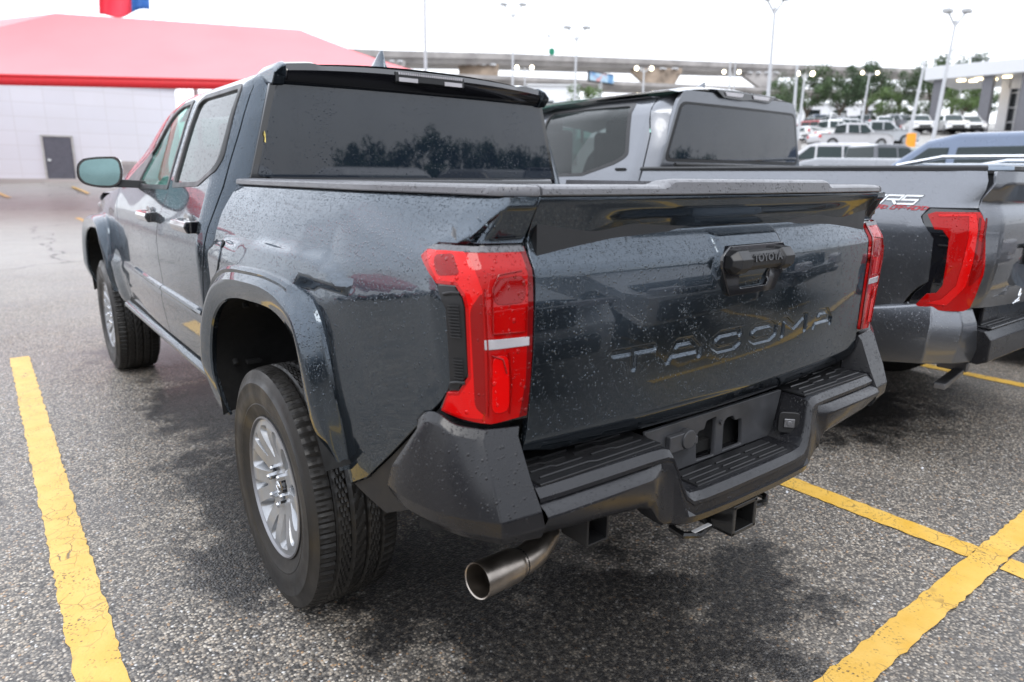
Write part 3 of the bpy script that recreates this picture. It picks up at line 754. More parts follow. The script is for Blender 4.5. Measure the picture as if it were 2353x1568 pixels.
        panel('window_trim', P_cab, rwin, 'trim_black', d, side=sd, holes=[rgl], step=.03, off=.003, thick=.012)
        panel('window_glass', P_cab, rgl, 'glass_side_dark', d, side=sd, step=.04, off=-.006, thick=0)
        fdoor = [(1.396, .622), (1.384, .80), (1.370, .845), (1.382, .95), (1.370, 1.08), (1.333, 1.18), (1.293, 1.265), (1.308, 1.40), (1.323, 1.55), (1.338, 1.708), (1.50, 1.706), (1.70, 1.688), (2.0, 1.650), (2.30, 1.580), (2.52, 1.47), (2.68, 1.34), (2.72, 1.26), (2.55, 1.10), (2.50, .95), (2.52, .80), (2.50, .65), (2.44, .622)]
        fwin = round_poly([(1.375, 1.662), (1.56, 1.658), (1.80, 1.632), (2.06, 1.590), (2.30, 1.530), (2.46, 1.455), (2.56, 1.36), (2.60, 1.28), (1.90, 1.268), (1.30, 1.275), (1.322, 1.40), (1.345, 1.55)], .02)
        d = panel('front_door', P_cab, fdoor, PT, T, side=sd, holes=[fwin], step=.03, fine=[(1.35, 2.5, .79, .86, .012)])
        fgl = round_poly([(1.392, 1.645), (1.56, 1.641), (1.79, 1.615), (2.04, 1.572), (2.27, 1.512), (2.42, 1.44), (2.50, 1.36), (2.53, 1.30), (1.90, 1.287), (1.325, 1.292), (1.345, 1.40), (1.365, 1.55)], .02)
        panel('window_trim', P_cab, fwin, 'trim_black', d, side=sd, holes=[fgl], step=.03, off=.003, thick=.012)
        panel('window_glass', P_cab, fgl, 'glass_front', d, side=sd, step=.04, off=-.006, thick=0)
        panel('mirror_sail', P_cab, [(2.13, 1.290), (2.27, 1.42), (2.40, 1.45), (2.50, 1.36), (2.53, 1.295)], 'trim_black', d, side=sd, step=.03, off=.004, thick=.01)
        # raised strip low on the doors
        for (u0, u1, par) in ((.668, 1.362, 'rear'), (1.372, 2.10, 'front')):
            rings = []
            for i in range(12):
                u = u0+(u1-u0)*i/11; z = .832+.004*(u-.6)
                p = P_cab(u, z); rings.append([(sd*(p[0]+a), p[1], z+b_) for a, b_ in ((-.004, -.020), (.006, -.014), (.013, .0), (.009, .010), (-.004, .016))])
            sweep('door_strip', rings, PT, T, smooth=25, caps=True, closed=True)
        # door handles
        for y0 in (.79, 1.52):
            hb = MB(); p = wcab(y0, 1.15)
            hb.loft([[(sd*(p+.018+a), y0+dy, 1.152+b_) for a, b_ in ((-.012, -.022), (.014, -.024), (.026, 0), (.018, .020), (-.012, .020))] for dy in (-.105, -.095, .05, .10, .13)])
            hb.box((sd*(p+.006), y0-.095, 1.152), (.034, .04, .045)); hb.box((sd*(p+.006), y0+.11, 1.152), (.034, .04, .045))
            hd = hb.build('door_handle', 'gloss_black', T, bevel=.005, smooth=50)
            cb = MB(); cb.prism([(y0+.02+.055*math.cos(a), 1.15+.046*math.sin(a)) for a in [2*math.pi*k/20 for k in range(20)]], sd*(p-.01), sd*(p+.0035), 'x'); cb.build('handle_cup', 'gloss_black', hd, smooth=30)
        # ---- rear cab corner and roof side
        cc = [(.654, 1.700), (.604, 1.652), (.592, 1.50), (.589, 1.38), (.584, 1.30), (.596, 1.22), (.606, 1.15), (.62, 1.06), (.65, .93), (.66, .86), (.49, .86), (.482, .98), (.480, 1.10), (.482, 1.24), (.478, 1.31), (.452, 1.31), (.452, 1.33), (.498, 1.662), (.512, 1.690), (.56, 1.722), (.66, 1.728)]
        panel('cab_corner', P_cab, cc, PT, T, side=sd, step=.022)
        rs = [(.662, 1.704), (.66, 1.731), (1.4, 1.731), (1.9, 1.728), (2.2, 1.70), (2.45, 1.62), (2.62, 1.51), (2.80, 1.36), (2.86, 1.27), (2.735, 1.265), (2.69, 1.35), (2.525, 1.48), (2.30, 1.588), (2.0, 1.658), (1.70, 1.694), (1.50, 1.712), (1.058, 1.713)]
        panel('roof_rail', P_cab, rs, PT, T, side=sd, step=.03)
        # ---- front wing
        fa = [(p[0]+3.35, p[1]+.01) for p in ARCH_IN if p[1] > .56]
        wing = [(2.51, .60), (2.53, .80), (2.51, .95), (2.56, 1.095), (2.735, 1.258), (3.1, 1.215), (3.5, 1.185), (4.0, 1.12), (4.18, 1.05), (4.2, .86), (3.85, .70), (3.81, .60)]+fa[::1]+[(2.80, .56)]
        panel('front_wing', P_cab, wing, PT, T, side=sd, step=.035)
        # sill
        b = MB(); b.loft([[(sd*x, y, z) for x, z in ((.84, .600), (.872, .592), (.893, .580), (.897, .566), (.888, .552), (.862, .546), (.80, .55), (.78, .60))] for y in (.62, .66, 1.6, 2.3, 2.62)]); b.build('sill', PT, T, smooth=50)
        b = MB(); b.box((sd*.84, 1.6, .585), (.06, 2.0, .09)); b.build('sill_seal', 'inner_black', T)
        # door mirror
        mp_ = empty('door_mirror', (sd*1.0, 2.10, 1.345)); mp_.parent = T; mp_.rotation_euler = (0, 0, sd*R(8))
        sh = [(-.105, -.025), (-.10, .035), (-.070, .066), (0, .076), (.075, .078), (.095, .060), (.10, 0), (.085, -.055), (.05, -.078), (-.03, -.075), (-.085, -.058)]
        sh = [(-sd*a, b_) for a, b_ in sh]
        b = MB(); b.loft([[(a*s_, y, c_*s_) for a, c_ in round_poly(sh, .02, 2)] for y, s_ in ((-.028, .97), (-.032, 1.0), (.0, 1.03), (.04, .95), (.075, .70), (.085, .45))]); b.build('mirror_shell', 'gloss_black', mp_, smooth=50)
        b = MB(); b.prism([(a*.88, c_*.86) for a, c_ in round_poly(sh, .02, 2)], -.034, -.030, 'y'); b.build('mirror_glass', 'mirror_silver', mp_, smooth=30)
        b = MB(); b.loft([[(-sd*x, y, z) for y, z in ((-.02, -.075+zz), (.03, -.075+zz), (.035, -.035+zz), (-.015, -.035+zz))] for x, zz in ((.05, 0), (.12, -.002), (.20, -.006))]); b.build('mirror_arm', 'trim_black', mp_, bevel=.004)
        # headlamp
        b = MB(); b.loft([[(sd*x, y, z) for x, y in ((.55, 4.40), (.74, 4.30), (.79, 4.12), (.74, 4.05), (.5, 4.2))] for z in (.98, 1.12)]); b.build('headlight', 'clear_lens', T, bevel=.01)
    # ---- tailgate
    tgp = [(-.674, 1.306), (-.672, 1.26), (-.668, 1.219), (-.674, 1.195), (-.676, 1.0), (-.682, .84), (-.690, .790), (-.60, .768), (-.30, .752), (.30, .752), (.60, .768), (.690, .790), (.682, .84), (.676, 1.0), (.674, 1.195), (.668, 1.219), (.672, 1.26), (.674, 1.306)]
    tg = panel('tailgate', F_tg, tgp, PT, T, side=1, step=.022, fine=[(-.49, .49, .908, .988, .0032), (-.67, .67, 1.165, 1.304, .010)], flipn=(0, -1, 0), thick=.02)
    rings = []
    for i in range(121):
        x = -.672+1.344*i/120; y = -S1.grear(x, 1.30); up = .014*(ss(-.345, -.315, x)*ss(.345, .315, x))
        pr = [(.012, 1.3085), (-.004, 1.3095), (-.006, 1.312), (-.005, 1.322+up), (.0, 1.3265+up), (.012, 1.329+up), (.055, 1.3305+up*.6), (.06, 1.30)]
        rings.append([(x, y+a, z) for a, z in pr])
    sweep('tailgate_cap', rings, 'rail_plastic', tg, smooth=35, caps=True, closed=True)
    # handle
    ye = -1.052
    bz = [(-.112, 1.186), (.112, 1.186), (.136, 1.162), (.134, 1.138), (.094, 1.066), (-.094, 1.066), (-.134, 1.138), (-.136, 1.162)]
    hole = [(-.066, 1.125), (.066, 1.125), (.066, 1.092), (.056, 1.080), (-.056, 1.080), (-.066, 1.092)]
    th = panel('tailgate_handle', lambda x, z: (x, ye-.001+.02*(1.186-z), z), bz, 'gloss_black', tg, side=1, holes=[hole], step=.012, thick=.02, flipn=(0, -1, 0))
    b = MB(); b.box((0, ye+.05, 1.10), (.16, .012, .075)); b.bar((.02, ye+.035, 1.10), (.02, ye+.015, 1.10), .018, 16)
    for x in (-.07, .07): b.box((x, ye+.03, 1.10), (.008, .04, .07))
    b.box((0, ye+.03, 1.075), (.15, .04, .006)); b.build('handle_recess', 'trim_black', tg)
    b = MB()
    def hexr(x, s_, dy=0): return [(x, ye-.002+dy+a*s_, 1.152+c_*s_) for a, c_ in ((.01, .028), (-.020, .026), (-.036, .006), (-.034, -.016), (-.018, -.030), (.01, -.030))]
    b.loft([hexr(-.128, .55, 0), hexr(-.112, 1.0), hexr(-.072, 1.0), hexr(-.067, .82), hexr(.067, .82), hexr(.072, 1.0), hexr(.112, 1.0), hexr(.128, .55, 0)])
    b.bar((.098, ye-.036, 1.139), (.098, ye-.030, 1.139), .007, 12); b.build('handle_grip', 'trim_black', tg, bevel=.0025, smooth=30)
    text('handle_lettering', 'TOYOTA', .026, 'panel_plastic', tg, (0, ye-.0315, 1.158), (R(81), 0, 0), .0016, .0008, sx=1.12)
    # ---- cab back
    yr = .548
    gl = [(-.588, 1.662), (.588, 1.662), (.612, 1.652), (.700, 1.345), (.690, 1.335), (-.690, 1.335), (-.700, 1.345), (-.612, 1.652)]
    def Fb(x, z): return (x, yr-.015*(1-(x/.7)**2)+.004, z)
    panel('rear_window', Fb, gl, 'glass_privacy', T, side=1, step=.06, off=.004, thick=.012, flipn=(0, -1, 0))
    fr = [(-.59, 1.70), (.59, 1.70), (.632, 1.66), (.726, 1.33), (.722, 1.24), (-.722, 1.24), (-.726, 1.33), (-.632, 1.66)]
    panel('window_surround', Fb, fr, 'gloss_black', T, side=1, step=.06, thick=.03, flipn=(0, -1, 0))
    b = MB(); b.loft([[(x, yr-.012-.02*(1-(x/.7)**2)+a, z) for a, z in ((0, 1.335), (-.02, 1.330), (-.030, 1.318), (-.028, 1.300), (-.005, 1.288), (.01, 1.288))] for x in [-.665+.133*i for i in range(11)]]); b.build('window_sill', 'gloss_black', T, smooth=50)
    # ---- roof and its spoiler
    b = MB(); rings = []
    for y in [.535, .60, .8, 1.1, 1.4, 1.7, 1.9, 2.1, 2.25, 2.40]:
        z0 = 1.724-.006*ss(1.6, 2.0, y)-.105*ss(1.85, 2.55, y); wx = .575-.02*ss(1.4, 2.2, y)-.02*ss(2.0, 2.5, y)
        rings.append([(wx*t, y, z0+(.034+.032*ss(.55, 1.2, y))*(1-abs(t)**2.2)) for t in [-1+2*i/24 for i in range(25)]])
    b.loft(rings, closed=False, caps=False); b.build('roof', PT, T, smooth=60)
    rings = []
    for i in range(61):
        x = -.598+1.196*i/60; e1 = ss(.45, .49, abs(x)); cr = .030*(1-abs(x/.6)**2.4); k = ss(.60, .585, abs(x))
        pr = [(.60, 1.726+cr), (.535, 1.722+cr+.010*e1), (.508, 1.716+cr+.010*e1), (.496, 1.702+cr*.8), (.502, 1.682+cr*.6), (.522, 1.662+cr*.2), (.56, 1.652)]
        pr = [(y+.01*abs(x/.6)**3, z) for y, z in pr]
        rings.append([(x, y, z) for y, z in pr])
    sp = sweep('roof_spoiler', rings, 'gloss_black', T, smooth=40)
    sp.modifiers.new('s', 'SOLIDIFY').thickness = .006
    for sd in (-1, 1):   # painted end of the spoiler
        b = MB(); b.loft([[(sd*x, y, z) for y, z in ((.70, 1.734-q), (.53, 1.738-q), (.496, 1.724-q), (.505, 1.68), (.53, 1.655), (.68, 1.672))] for x, q in ((.588, 0), (.606, .006), (.634, .032))]); b.build('spoiler_end', PT, T, bevel=.006, smooth=50)
    b = MB(); b.loft([[(x, y, z) for y, z in ((.502, 1.742-c0), (.492, 1.736-c0), (.492, 1.700-c0), (.505, 1.692-c0))] for x, c0 in ((-.16, 0), (0, -.003), (.16, 0))])
    b.mi = 0; hl = b.build('high_brake_lamp', 'trim_black', sp, bevel=.003)
    b = MB()
    for i in range(30): b.box((-.145+.01*i, .4905, 1.7315), (.0065, .003, .009))
    b.build('brake_lamp_strip', 'clear_lens', sp, smooth=0)
    for x in (-.105, .105): b = MB(); b.box((x, .4905, 1.709), (.085, .003, .016)); b.build('cargo_lamp', 'clear_lens', sp, bevel=.001, smooth=0)
    b = MB()   # shark fin
    for t in [0]:
        rr = []
        for z, y0, y1, hw in ((0, .86, 1.12, .040), (.02, .875, 1.075, .029), (.05, .89, 1.02, .016), (.085, .897, .965, .008), (.100, .90, .93, .003)):
            rr.append([(0, y1, 1.786+z), (-hw, y0+(y1-y0)*.55, 1.786+z), (-hw*.8, y0+.01, 1.786+z), (0, y0, 1.786+z), (hw*.8, y0+.01, 1.786+z), (hw, y0+(y1-y0)*.55, 1.786+z)])
        b.loft(rr)
    b.build('antenna_fin', PT, T, smooth=45, sub=1)
    # ---- windscreen, bonnet, nose
    b = MB(); b.loft([[(x*t, y-.05*t*t, z) for t in [-1+i/6 for i in range(13)]] for y, z, x in ((2.40, 1.655, .535), (2.65, 1.51, .60), (2.90, 1.36, .67), (3.06, 1.25, .70))], closed=False, caps=False)
    b.build('windscreen', 'glass_front', T, smooth=60)
    b = MB(); b.loft([[(x*t, y, z-.05*abs(t)**3+.012*ss(.45, .55, abs(t))) for t in [-1+i/10 for i in range(21)]] for y, z, x in ((2.80, 1.245, .80), (3.1, 1.25, .80), (3.6, 1.245, .81), (4.0, 1.20, .79), (4.22, 1.14, .74), (4.30, 1.04, .70))], closed=False, caps=False)
    b.build('bonnet', PT, T, smooth=60)
    b = MB(); b.loft([[(x, y, z) for x, y in ((-.88, 4.0), (-.84, 4.22), (-.6, 4.36), (0, 4.42), (.6, 4.36), (.84, 4.22), (.88, 4.0), (0, 3.9))] for z in (.50, .62, .80, .98)]); b.build('front_bumper', 'bumper_black', T, bevel=.02)
    b = MB(); b.box((0, 4.33, .98), (1.1, .08, .22)); b.build('grille', 'gloss_black', T, bevel=.02)
    # ---- bed, floor, frame, axle
    b = MB(); b.box((0, -.25, .86), (1.30, 1.40, .03))
    for sd in (-1, 1): b.box((sd*.70, -.25, 1.08), (.05, 1.42, .44))
    b.box((0, .47, 1.08), (1.42, .03, .44)); b.box((0, -.975, 1.06), (1.32, .03, .48)); b.build('bed_liner', 'trim_black', T)
    b = MB(); b.box((0, 1.55, .60), (1.62, 1.9, .14)); b.box((0, 3.3, .75), (.95, 1.5, .5)); b.box((0, 1.75, .9), (1.66, 1.6, .5)); b.box((0, .60, 1.02), (1.40, .05, .62))
    b.box((0, 2.75, 1.12), (1.45, .5, .16)); b.build('inner_body', 'inner_black', T)
    b = MB()
    for sd in (-1, 1): b.box((sd*.48, 1.55, .50), (.09, 4.6, .13)); b.box((sd*.62, .1, .47), (.07, 1.2, .03)); b.bar((sd*.64, -.28, .38), (sd*.60, -.32, .72), .028, 12)
    b.bar((-.72, 0, .383), (.72, 0, .383), .045, 14); b.bar((0, -.15, .383), (0, .15, .383), .15, 18); b.bar((0, -.45, .52), (0, -.45, .70), .34, 28); b.box((0, -.90, .64), (1.10, .05, .06))
    b.box((-.5, .45, .44), (.3, .5, .18)); b.build('chassis', 'inner_black', T)
    b = MB()
    for sd in (-1, 1):
        b.box((sd*.38, 1.75, 1.15), (.50, .14, .62), rx=R(10)); b.box((sd*.38, 1.70, 1.50), (.26, .09, .18)); b.box((sd*.38, .82, 1.15), (.56, .14, .60), rx=R(8)); b.box((sd*.38, .80, 1.46), (.24, .08, .15))
    b.build('seats', 'seat_cloth', T, bevel=.03, seg=3); b = MB()
    b.tube([(-.38+.18*math.cos(a), 2.42+.05*math.sin(a), 1.22+.17*math.sin(a)) for a in [2*math.pi*k/24 for k in range(25)]], .014, 8); b.build('steering_wheel', 'seat_cloth', T)
    rear_bumper(T); exhaust(T)
    return T
def rear_bumper(T):
    BM = 'bumper_black'
    B = empty('rear_bumper', (0, -1.0, .6)); B.parent = T
    o = Vector((0, 1.0, -.6))
    def fix(ob): ob.location = o; return ob
    # lower beam: stations across (x, top z, lip y, bottom z)
    st = [(0, .600, -1.096, .520), (.10, .600, -1.096, .520), (.20, .600, -1.094, .522), (.245, .604, -1.092, .524), (.268, .622, -1.088, .526), (.285, .66, -1.082, .528), (.297, .70, -1.076, .530), (.305, .723, -1.070, .532), (.325, .730, -1.068, .534), (.345, .730, -1.066, .548), (.372, .730, -1.064, .588), (.40, .730, -1.063, .600), (.52, .730, -1.060, .612), (.64, .730, -1.056, .622), (.70, .730, -1.052, .630)]
    full = [(-x, a, b_, c_) for x, a, b_, c_ in st[:0:-1]]+st
    rings = []
    for x, zt, yl, zb in full:
        out_ = ss(.355, .385, abs(x)); a_ = .024*out_
        pr = [(yl+.30, zt-.012), (yl+.17, zt-.004), (yl+.155, zt), (yl+.014, zt), (yl+.005, zt-.002), (yl-.011, zt-.018), (yl-.012, zt-.027), (yl-.010+.004*out_, zt-.030), (yl-.012-.7*a_, zt-.040), (yl-.013-a_, zt-.048), (yl-.014-a_, zt-.053),
              (yl-.020-.3*a_, zb+.028), (yl-.014, zb+.008), (yl-.002, zb), (yl+.04, zb+.004), (yl+.12, zb+.03), (yl+.28, zb+.04)]
        rings.append([(x, y, z) for y, z in pr])
    b = MB(); b.loft(rings, closed=False, caps=False)
    fix(b.build('bumper_beam', BM, B, smooth=24))
    for sd in (-1, 1):
        cols = [[(.712, -.955, .836), (.713, -1.006, .845), (.710, -1.046, .748), (.706, -1.078, .690), (.700, -1.082, .655), (.700, -1.068, .625), (.700, -.98, .64)],
                [(.775, -.955, .846), (.797, -1.004, .855), (.801, -1.046, .750), (.800, -1.068, .690), (.796, -1.066, .655), (.79, -1.048, .633), (.76, -.96, .65)],
                [(.815, -.940, .858), (.846, -.975, .868), (.857, -1.002, .758), (.858, -1.008, .695), (.850, -1.00, .660), (.838, -.985, .638), (.78, -.93, .65)],
                [(.840, -.918, .876), (.868, -.945, .888), (.893, -.945, .768), (.893, -.938, .700), (.882, -.925, .665), (.865, -.915, .645), (.79, -.89, .66)],
                [(.850, -.905, .872), (.878, -.915, .884), (.910, -.885, .775), (.912, -.868, .705), (.900, -.86, .672), (.880, -.855, .655), (.80, -.83, .67)],
                [(.858, -.890, .852), (.883, -.893, .864), (.915, -.842, .762), (.912, -.812, .706), (.900, -.80, .685), (.880, -.80, .668), (.80, -.79, .68)]]
        cols = [[c[0], (c[1][0]-.009, c[1][1]+.009, c[1][2]+.005), (c[1][0]+.001, c[1][1]-.001, c[1][2]-.013)]+c[2:] for c in cols]
        flat = [sum(c, ()) for c in cols[1:]]; sm = smooth_line(flat, 4)
        cols = [cols[0]]+[[q[3*i:3*i+3] for i in range(8)] for q in sm]
        rr = [[(sd*x, y, z) for x, y, z in c] for c in cols]
        b = MB(); b.loft(rr, closed=False, caps=False)
        b.add([rr[0][1], rr[0][2], rr[0][3], rr[0][4], (sd*.700, -1.030, .70), (sd*.69, -.96, .72), (sd*.70, -.96, .845)], [(0, 1, 2, 3, 4, 5, 6)])
        e_ = b.build('bumper_end', BM, B, smooth=17); fix(e_)
        mdf = e_.modifiers.new('b', 'BEVEL'); mdf.width = .0035; mdf.segments = 2; mdf.angle_limit = R(22); mdf.limit_method = 'ANGLE'; mdf.harden_normals = True
        # filler between lamp and bumper end
        b = MB(); b.loft([[(sd*x, y, z) for x, y in ((.69, -.955), (.78, -.955), (.845, -.92), (.87, -.87), (.80, -.80), (.69, -.85))] for z in (.62, .862)]); fix(b.build('bumper_filler', 'inner_black', B))
        # tread pad with long ribs
        b = MB(); b.box((sd*.50, -.975, .7315), (.375, .150, .006)); fix(b.build('step_pad', 'trim_black', B, bevel=.002))
        b = MB()
        for r_, (y, x0, x1) in enumerate(((-1.036, .325, .672), (-1.010, .345, .50), (-1.004, .53, .672), (-.984, .345, .53), (-.978, .56, .668), (-.955, .36, .50), (-.95, .53, .66))):
            b.tube([(sd*x0, y, .7365), (sd*(x0+(x1-x0)*.55), y, .7365), (sd*(x0+(x1-x0)*.6), y+.008, .7365), (sd*x1, y+.008, .7365)], .0030, 5)
        fix(b.build('tread_rib', 'trim_black', B, smooth=50))
        # notch wall light
        b = MB(); b.prism(round_poly([(-.030, -.032), (.030, -.032), (.030, .032), (-.030, .032)], .012), -.004, .012, 'y'); l = b.build('plate_lamp', 'trim_black', B, bevel=.003); l.location = o+Vector((sd*.268, -1.035, .655)); l.rotation_euler = (0, 0, -sd*R(48))
        b = MB(); b.box((0, -.006, .0), (.030, .008, .026)); b.bar((0, -.012, 0), (0, -.008, 0), .008, 12); g = b.build('lamp_glass', 'alloy_dark', B, bevel=.002); g.location = l.location; g.rotation_euler = l.rotation_euler
    b = MB(); b.box((0, -1.035, .6015), (.40, .085, .006)); fix(b.build('step_pad', 'trim_black', B, bevel=.002))
    b = MB()
    for y in (-1.066, -1.044, -1.022):
        for x0, x1 in ((-.195, -.075), (-.055, .055), (.075, .195)): b.tube([(x0, y, .6065), (x1, y, .6065)], .0030, 5)
    fix(b.build('tread_rib', 'trim_black', B, smooth=50))
    # number plate panel with its two openings and the socket
    hL = round_poly([(-.090, .604), (-.098, .672), (-.088, .690), (-.064, .690), (-.058, .712), (-.012, .716), (-.010, .60)], .006)
    hR = round_poly([(.024, .604), (.020, .690), (.034, .702), (.066, .702), (.074, .686), (.104, .686), (.110, .668), (.116, .604)], .006)
    pp = [(-.262, .604), (-.296, .735), (.296, .735), (.262, .604)]
    hL = [(a, c_+.004) for a, c_ in hL]; hR = [(a, c_+.004) for a, c_ in hR]
    fix(panel('plate_panel', lambda x, z: (x, -.985, z), pp, 'panel_plastic', B, side=1, holes=[hL, hR], step=.015, thick=.012, flipn=(0, -1, 0)))
    b = MB(); b.box((0, -.935, .66), (.34, .01, .16)); b.box((-.05, -.95, .63), (.10, .02, .03)); fix(b.build('plate_backing', 'inner_black', B))
    b = MB(); b.bar((.006, -.985, .700), (.006, -.992, .700), .0075, 12); fix(b.build('panel_bolt', 'panel_plastic', B)); b = MB(); b.bar((-.150, -.985, .69), (-.150, -1.006, .69), .026, 18); b.box((-.185, -.993, .688), (.075, .016, .046)); b.box((-.120, -.998, .682), (.014, .012, .022)); fix(b.build('trailer_socket', 'panel_plastic', B, bevel=.003))
    # receiver, chain loops, brackets
    H = empty('tow_hitch', (0, -1.0, .45)); H.parent = T; o2 = Vector((0, 1.0, -.45))
    b = MB()
    for dx, dz, wx, hz in ((-.047, 0, .014, .086), (.047, 0, .014, .086), (0, .038, .108, .012), (0, -.038, .108, .012)): b.box((dx, -.99, .462+dz), (wx, .20, hz))
    b.box((0, -.96, .525), (.09, .12, .05)); r_ = b.build('receiver', 'hitch_black', H, bevel=.003); r_.location = o2
    for sd in (-1, 1):
        b = MB(); pts = [(sd*.055, -1.0, .448), (sd*.09, -1.045, .446), (sd*.150, -1.055, .444), (sd*.185, -1.035, .444), (sd*.185, -.995, .446), (sd*.14, -.965, .45), (sd*.06, -.95, .454)]
        b.tube(pts, .010, 8); l_ = b.build('chain_loop', 'hitch_black', H); l_.location = o2
    b = MB(); b.box((-.135, -1.052, .4565), (.07, .012, .002)); l_ = b.build('warning_label', 'sticker', H); l_.location = o2
    b = MB(); b.bar((-.62, -.90, .57), (.62, -.90, .57), .030, 14)
    for x in (-.475, .475): b.box((x-.032, -.965, .555), (.006, .09, .09)); b.box((x+.032, -.965, .555), (.006, .09, .09)); b.box((x, -.965, .512), (.070, .09, .006))
    l_ = b.build('cross_tube', 'liner_black', H, bevel=.002); l_.location = o2
def exhaust(T):
    mouth = Vector((-.792, -.972, .513)); ax = Vector((-.892, -.12, .077)).normalized(); a0 = mouth-ax*.118
    b = MB(); pts = [(-.40, -.55, .60), (-.43, -.72, .575), (-.48, -.84, .535), (-.545, -.905, .508), (-.61, -.940, .500), tuple(a0-ax*.02), tuple(a0+ax*.01)]
    b.tube(pts, .033, 24, cap=False); E_ = b.build('exhaust_pipe', 'steel_exhaust', T, smooth=50)
    b = MB(); a = a0; c_ = mouth; d = (c_-a); u = d.normalized().orthogonal().normalized(); v = d.normalized().cross(u)
    rings = []
    for t, r in ((-.02, .0335), (0.0, .035), (.10, .0385), (.98, .0395), (1.0, .0390), (.985, .0365), (.2, .036), (-.1, .03)):
        q = a+d*t; rings.append([tuple(q+u*math.cos(k*math.pi/20)*r+v*math.sin(k*math.pi/20)*r) for k in range(40)])
    b.loft(rings, caps=False); b.build('exhaust_tip', 'steel_exhaust', E_, smooth=35)
    b = MB(); q = a+d*-.1; b.bar(tuple(q), tuple(q+d.normalized()*.004), .033, 24); b.build('exhaust_bore', 'inner_black', E_)
truck_one()
